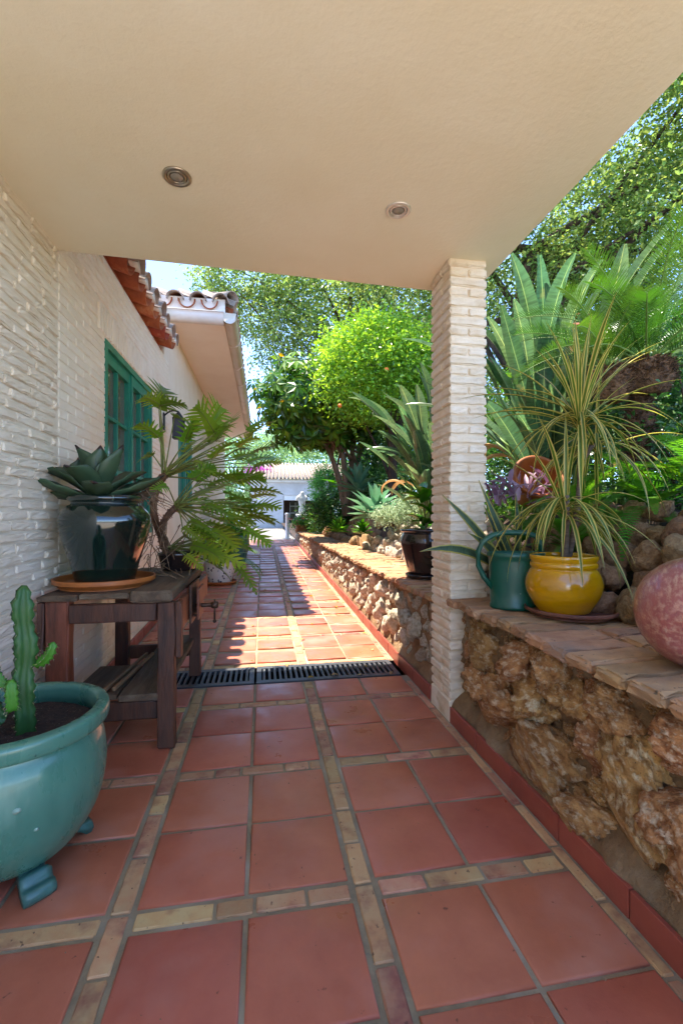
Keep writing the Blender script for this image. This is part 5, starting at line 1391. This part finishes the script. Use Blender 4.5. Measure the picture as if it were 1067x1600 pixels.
shrub('shrub', 'grey-green low shrub behind the dark pot', 'shrub', at(645, 792, 6.0), (.22, .2, .15), 40, 40, .06, .04, 'grey_shrub_leaf', SH, seed=7)
shrub('shrub', 'light green trailing shrub over the pale rubble stones', 'shrub', at(612, 806, 5.9), (.24, .22, .13), 50, 50, .06, .04, 'grey_shrub_leaf', SH, seed=8)
shrub('shrub', 'low green bush at the far end of the wall', 'shrub', at(508, 815, 13.2), (.5, .5, .36), 70, 50, .1, .07, 'shrub_leaf', SH, seed=9)
shrub('shrub', 'bright bush at the foot of the umbrella tree', 'shrub', at(520, 800, 11.0), (.6, .5, .42), 70, 50, .12, .08, 'dark_shrub_leaf', SH, seed=10)
shrub('shrub', 'light shrub behind the statue beyond the wall end', 'shrub', (5.5, 18.0, 2.2), (2.0, 1.5, 1.9), 150, 60, .3, .14, 'shrub_leaf', SH, seed=11)
shrub('shrub', 'ground shrub at the left foot of the bird of paradise clump', 'shrub', (2.2, 4.4, 1.15), (.4, .5, .28), 60, 50, .09, .05, 'shrub_leaf', SH, seed=12)
shrub('shrub', 'dark shrub filling in below the tall bird of paradise leaves', 'shrub', (3.3, 4.9, 1.7), (.9, .7, .8), 110, 60, .15, .07, 'dark_shrub_leaf', SH, seed=13)
shrub('flower_bush', 'flowering bush with red blooms at the wall end by the white post', 'bush', at(484, 818, 14.9), (.5, .5, .26), 90, 50, .12, .07, 'shrub_leaf', None, flower=('red_petal', 70, .09), seed=14)
shrub('bougainvillea', 'bright magenta bougainvillea above the garage roof edge', 'bougainvillea', at(410, 742, 31.6), (1.1, .6, .5), 70, 40, .22, .13, 'bougainvillea', None, seed=15)
cy = at(506, 800, 15.6)
t = shrub('conifer', 'upright bright green conifer left of the umbrella tree stems', 'conifer', (cy.x, 15.6, 1.95), (.46, .46, .98), 170, 60, .1, .075, 'cypress_leaf', None, .4, seed=16)
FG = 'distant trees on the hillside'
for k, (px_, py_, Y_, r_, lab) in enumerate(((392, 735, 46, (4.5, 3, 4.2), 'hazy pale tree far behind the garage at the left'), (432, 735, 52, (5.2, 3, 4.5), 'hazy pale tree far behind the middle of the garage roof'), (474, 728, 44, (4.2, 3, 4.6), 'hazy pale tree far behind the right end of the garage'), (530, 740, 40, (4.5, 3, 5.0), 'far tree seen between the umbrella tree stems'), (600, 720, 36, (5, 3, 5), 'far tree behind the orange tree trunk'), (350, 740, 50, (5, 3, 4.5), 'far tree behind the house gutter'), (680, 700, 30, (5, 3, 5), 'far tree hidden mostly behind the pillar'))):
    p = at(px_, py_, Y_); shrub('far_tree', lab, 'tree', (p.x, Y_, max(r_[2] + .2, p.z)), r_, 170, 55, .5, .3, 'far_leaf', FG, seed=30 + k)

# ================================================================== FAR THINGS
# white post, statue, geranium trough
p = onz(449, 843, pz(YEND)); bp = at(449, 843, 16.15)
t = thing('white_post', 'short white round post at the far end of the wall', 'post', (bp.x, 16.15, pz(YEND) - .01))
obj('shaft', lathe([(.085, .0), (.085, .05), (.07, .07), (.066, .86), (.085, .88), (.085, .93), (.05, .95)], 'white_paint', 'shaft', 20), t)
obj('base', box(-.12, .12, -.12, .12, -.01, .06, 'white_paint', 'base', .01), t)
tp = at(470, 829, 14.9)
t = thing('flower_trough', 'reddish clay trough of flowers on the end of the wall', 'trough', (tp.x, 14.85, .655)); obj('body', rough_box(.36, .55, .22, 'orange_clay', 3, .004, .02, (4, 5, 3), 'body'), t, (0, 0, .125)); obj('rim', box(-.2, .2, -.29, .29, .0, .03, 'orange_clay', 'rim', .008), t, (0, 0, .2))
st = at(472, 803, 18.0)
t = thing('statue', 'white stone torso statue on a plinth before the garage', 'statue', (st.x, 18.0, pz(YEND)))
obj('plinth', lathe([(.25, 0), (.25, .06), (.19, .1), (.17, .78), (.24, .84), (.24, .9)], 'statue_stone', 'plinth', 24), t)
me = bpy.data.meshes.new('torso')
sk = [((0, 0, .90), .15), ((0, 0, 1.05), .155), ((.01, 0, 1.22), .115), ((.0, 0, 1.42), .16), ((.0, 0, 1.58), .15), ((0, 0, 1.68), .075), ((-.17, 0, 1.58), .07), ((-.23, .02, 1.42), .055), ((.17, 0, 1.57), .07), ((.22, .03, 1.40), .05), ((.02, -.02, 1.80), .10)]
me.from_pydata([s_[0] for s_ in sk], [(0, 1), (1, 2), (2, 3), (3, 4), (4, 5), (4, 6), (6, 7), (4, 8), (8, 9), (5, 10)], [])
o = obj('torso', me, t); me.materials.append(M['statue_stone']); md = o.modifiers.new('skin', 'SKIN'); md2 = o.modifiers.new('sub', 'SUBSURF'); md2.levels = 1; md2.render_levels = 1
for i, s_ in enumerate(sk): me.skin_vertices[0].data[i].radius = (s_[1], s_[1] * .75)
me.skin_vertices[0].data[0].use_root = True
# garage
GYY = 30.0; gl = at(392, 800, GYY).x; gr = at(505, 800, GYY).x; gb = pz(YEND) + .01
t = thing('garage', 'low white garage with clay tile roof and open dark doorway', 'garage', ((gl + gr) / 2, GYY, gb)); OG = -t.location
dl, drr = at(443, 800, GYY).x, at(497, 800, GYY).x; dz = at(450, 774, GYY).z; wz = at(450, 752, GYY).z; rz_ = at(470, 730, GYY).z
def gpt(name, b, m): o = obj(name, box(*b, m, name), t); o.location = OG; return o
gpt('wall', (gl, dl, GYY, GYY + .3, gb - .2, wz), 'garage_plaster'); gpt('wall', (dl, gr + 3, GYY + .001, GYY + .3, dz, wz), 'garage_plaster'); gpt('wall', (drr, gr + 3, GYY, GYY + .3, gb - .2, dz), 'garage_plaster')
gpt('side_wall', (gl, gl + .3, GYY + .3, GYY + 6, gb - .2, wz), 'garage_plaster'); gpt('back_wall', (gl, gr + 3, GYY + 6, GYY + 6.2, gb - .2, wz), 'garage_plaster'); gpt('cornice', (gl - .15, gr + 3.1, GYY - .15, GYY - .002, wz - .08, wz + .12), 'white_paint')
gpt('roller_door', (dl + .02, drr - .02, GYY + .05, GYY + .12, dz - .32, dz - .002), 'white_paint')
gpt('floor', (dl, drr, GYY + .3, GYY + 6, gb - .1, gb + .02), 'drive_stone')
wn = gpt('window', (dl + .55, dl + 1.35, GYY + 2.4, GYY + 2.46, gb + .5, dz - .4), 'white_paint')
for i in range(2):
    for k in range(3):
        o = obj('pane', box(dl + .60 + i * .38, dl + .92 + i * .38, GYY + 2.36, GYY + 2.39, gb + .56 + k * .48, gb + .96 + k * .48, 'window_glass', 'pane'), wn); o.location = (0, 0, 0)
gpt('inner_wall', (dl - .2, drr + .2, GYY + 2.5, GYY + 2.7, gb, dz + .1), 'bench_wood')
g = G(); g.add([(gl - .3, GYY - .4, wz + .13), (gr + 3.2, GYY - .4, wz + .13), (gr + 3.2, GYY + 3.2, rz_ + .5), (gl - .3 + 1.5, GYY + 3.2, rz_ + .5), (gl - .3, GYY + 6.5, wz + .13)], [(0, 1, 2, 3), (0, 3, 4)])
rf = obj('roof', g.mesh('roof', 'roof_clay_weathered', False), t); rf.location = OG
g = G(); sl = (rz_ + .5 - wz - .13) / 3.6; ln = 3.6
for i in range(int((gr + 3.4 - gl) / .24)):
    x = gl - .25 + .24 * i; y1_ = min(GYY + 3.2, GYY - .45 + max(.4, (x - gl + .3) * 2.4)); P = [(x, GYY - .5, wz + .17), (x, y1_, wz + .17 + sl * (y1_ - GYY + .5))]
    tube_g(g, P, .085, 8)
o = obj('roof_tiles', g.mesh('roof_tiles', 'roof_clay_weathered'), rf, kind='stuff')
# parked car by the garage
cb = at(352, 828, 24.5)
t = thing('parked_car', 'white car parked on the driveway beyond the house corner', 'car', (at(362, 820, 24.5).x - 1.6, 24.5, pz(YEND) + .01))
prof = [(-2.05, .25), (-2.1, .55), (-2.0, .82), (-1.5, .92), (-.95, 1.38), (-.3, 1.46), (.55, 1.42), (1.15, 1.02), (1.85, .88), (2.08, .68), (2.1, .3), (1.9, .2), (-1.9, .2)]
g = G(); V = []; n = len(prof)
for (yy2, tap) in ((-.85, .93), (-.80, 1.0), (.80, 1.0), (.85, .93)):
    for (x, z) in prof: V.append((x * (1 if abs(yy2) < .84 else .985), yy2 * (1 if z < .95 else .82), .2 + (z - .2) * (1 if abs(yy2) < .84 else .97)))
F = []
for s_ in range(3):
    for i in range(n): F.append((s_ * n + i, s_ * n + (i + 1) % n, (s_ + 1) * n + (i + 1) % n, (s_ + 1) * n + i))
F.append(tuple(range(n))[::-1]); F.append(tuple(3 * n + i for i in range(n))); g.add(V, F); obj('body', g.mesh('body', 'car_paint', False), t)
g = G()
for sg in (-1, 1):
    V = [(-1.3, sg * .80, .97), (-.85, sg * .725, 1.33), (.45, sg * .725, 1.36), (1.0, sg * .80, .99)]; V += [(x, y + sg * .03, z) for x, y, z in V]; g.add(V, CUBE_F)
obj('side_window', g.mesh('side_window', 'window_glass', False), t)
for x in (-1.3, 1.3):
    for sg in (-1, 1):
        wl = obj('wheel', lathe([(.20, -.09), (.31, -.09), (.33, -.05), (.33, .05), (.31, .09), (.20, .09)], 'tyre', 'wheel', 28), t, (x, sg * .80, .33), (rad(90), 0, 0)); obj('rim', lathe([(.05, -.095), (.19, -.1), (.2, .0), (.19, .1), (.05, .095)], 'chrome_light', 'rim', 20), wl)
for sg in (-1, 1): obj('headlight', box(-.02, .05, -.14, .14, -.06, .06, 'lamp_glass', 'headlight', .02), t, (2.03, sg * .58, .68))
# white pot with blue flecks, fern in it, against the house
px0 = Vector((-.66, 7.5, pz(7.5)))
saucer('orange saucer under the white speckled pot by the house', px0, .26, .05, 'orange_clay')
t = thing('plant_pot', 'white pot with dark blue flecks standing by the house wall', 'pot', px0 + Vector((0, 0, .016)))
obj('body', lathe(smooth_prof([(.02, 0), (.16, 0), (.18, .03), (.22, .18), (.235, .30), (.245, .33), (.235, .34), (.22, .33), (.2, .28), (.01, .26)], 4), 'white_glaze', 'body', 40), t)
rr = random.Random(2); ch = lathe([(.001, -.002), (1, -.002), (.8, .003), (.001, .004)], 'blue_motif', 'fleck', 8)
for i in range(46):
    a = rr.uniform(-2.6, .4); z = rr.uniform(.03, .29); q = .163 + .075 * (z / .3) ** .8 + .006; s_ = rr.uniform(.008, .02); obj('fleck', ch, t, (math.cos(a) * q, math.sin(a) * q, z), (0, rad(82), a), (s_, s_ * .8, 1))
fern('feathery fern spilling from the white speckled pot', px0 + Vector((0, 0, .33)), 46, .85, 9, (0, 6.28), 25)
tq = Vector((-.58, 10.2, pz(10.2)))
t = thing('plant_pot', 'teal glazed pot further back along the house wall', 'pot', tq); obj('body', lathe(smooth_prof([(.02, 0), (.2, 0), (.24, .08), (.3, .35), (.3, .5), (.32, .56), (.3, .58), (.27, .55), (.01, .5)], 4), 'teal_glaze', 'body', 40), t)
shrub('shrub', 'sunlit bushy plant in the teal pot by the house', 'shrub', (tq.x, tq.y, tq.z + .75), (.3, .3, .25), 40, 40, .07, .07, 'fern_leaf', None, seed=50)
# wall lantern
lp_ = Vector((WX, 5.62, 2.3))
t = thing('wall_lantern', 'dark metal lantern on the house wall beyond the window', 'lantern', lp_)
obj('bracket', tube(bez((0, 0, .06), (.08, 0, .16), (.17, 0, .12), 8), .010, 'black_metal', 8, 'bracket'), t); obj('plate', box(.0, .012, -.04, .04, -.1, .1, 'black_metal', 'plate', .003), t)
obj('roof', lathe([(.09, 0), (.085, .012), (.03, .07), (.012, .09), (.001, .095)], 'black_metal', 'roof', 4), t, (.17, 0, .03), (0, 0, rad(45)))
obj('glass', box(-.052, .052, -.052, .052, -.18, .03, 'lantern_glass', 'glass'), t, (.17, 0, 0))
for sx in (-1, 1):
    for sy in (-1, 1): obj('bar', box(-.006, .006, -.006, .006, -.19, .035, 'black_metal', 'bar'), t, (.17 + sx * .055, sy * .055, 0))
obj('base', box(-.065, .065, -.065, .065, -.20, -.182, 'black_metal', 'base'), t, (.17, 0, 0))
# fallen leaves on the path
rr = random.Random(77)
lm = []
for k in range(3):
    g = G(); blade_g(g, .05, .026, rad(15), rad(-25), 4, .3, None); lm.append(g.mesh('fallen_leaf', ('dead_leaf', 'yellow_leaf', 'dead_leaf')[k]))
for i in range(38):
    y = rr.uniform(3.75, 9.5) if i > 5 else rr.uniform(3.3, 3.7); x = rr.uniform(-.2, 1.0)
    o = obj('fallen_leaf', lm[i % 3], None, (x, y, pz(y) + .004), (0, 0, rr.uniform(0, 6.28)), rr.uniform(.6, 1.2), label='tiny dry leaf lying on the tiled path near the drain', category='leaf', group='fallen leaves on the path')

# grit and crumbs on the floor, mostly along the edges
g = G(); rr = random.Random(99)
for i in range(420):
    y = rr.uniform(.85, 9.0) ** 1.0; x = rr.choice((rr.uniform(-1.05, 1.0), 1.04 - abs(rr.gauss(0, .12)), -1.08 + abs(rr.gauss(0, .2))))
    if Y0 < y < Y1: continue
    q = rr.uniform(.0012, .0038); T = Matrix.Translation((x, y, pz(y) + q * .5)) @ Euler((rr.uniform(0, 3), rr.uniform(0, 3), rr.uniform(0, 3))).to_matrix().to_4x4()
    g.add([(-q, -q * .7, -q * .5), (q * 1.3, -q * .5, -q * .4), (.2 * q, q, -q * .5), (0, 0, q * .7)], [(0, 2, 1), (0, 1, 3), (1, 2, 3), (2, 0, 3)], T=T)
obj('grit', g.mesh('grit', 'dry_root', False), None, kind='stuff', label='scattered grit and plant crumbs on the tiled path', category='grit')
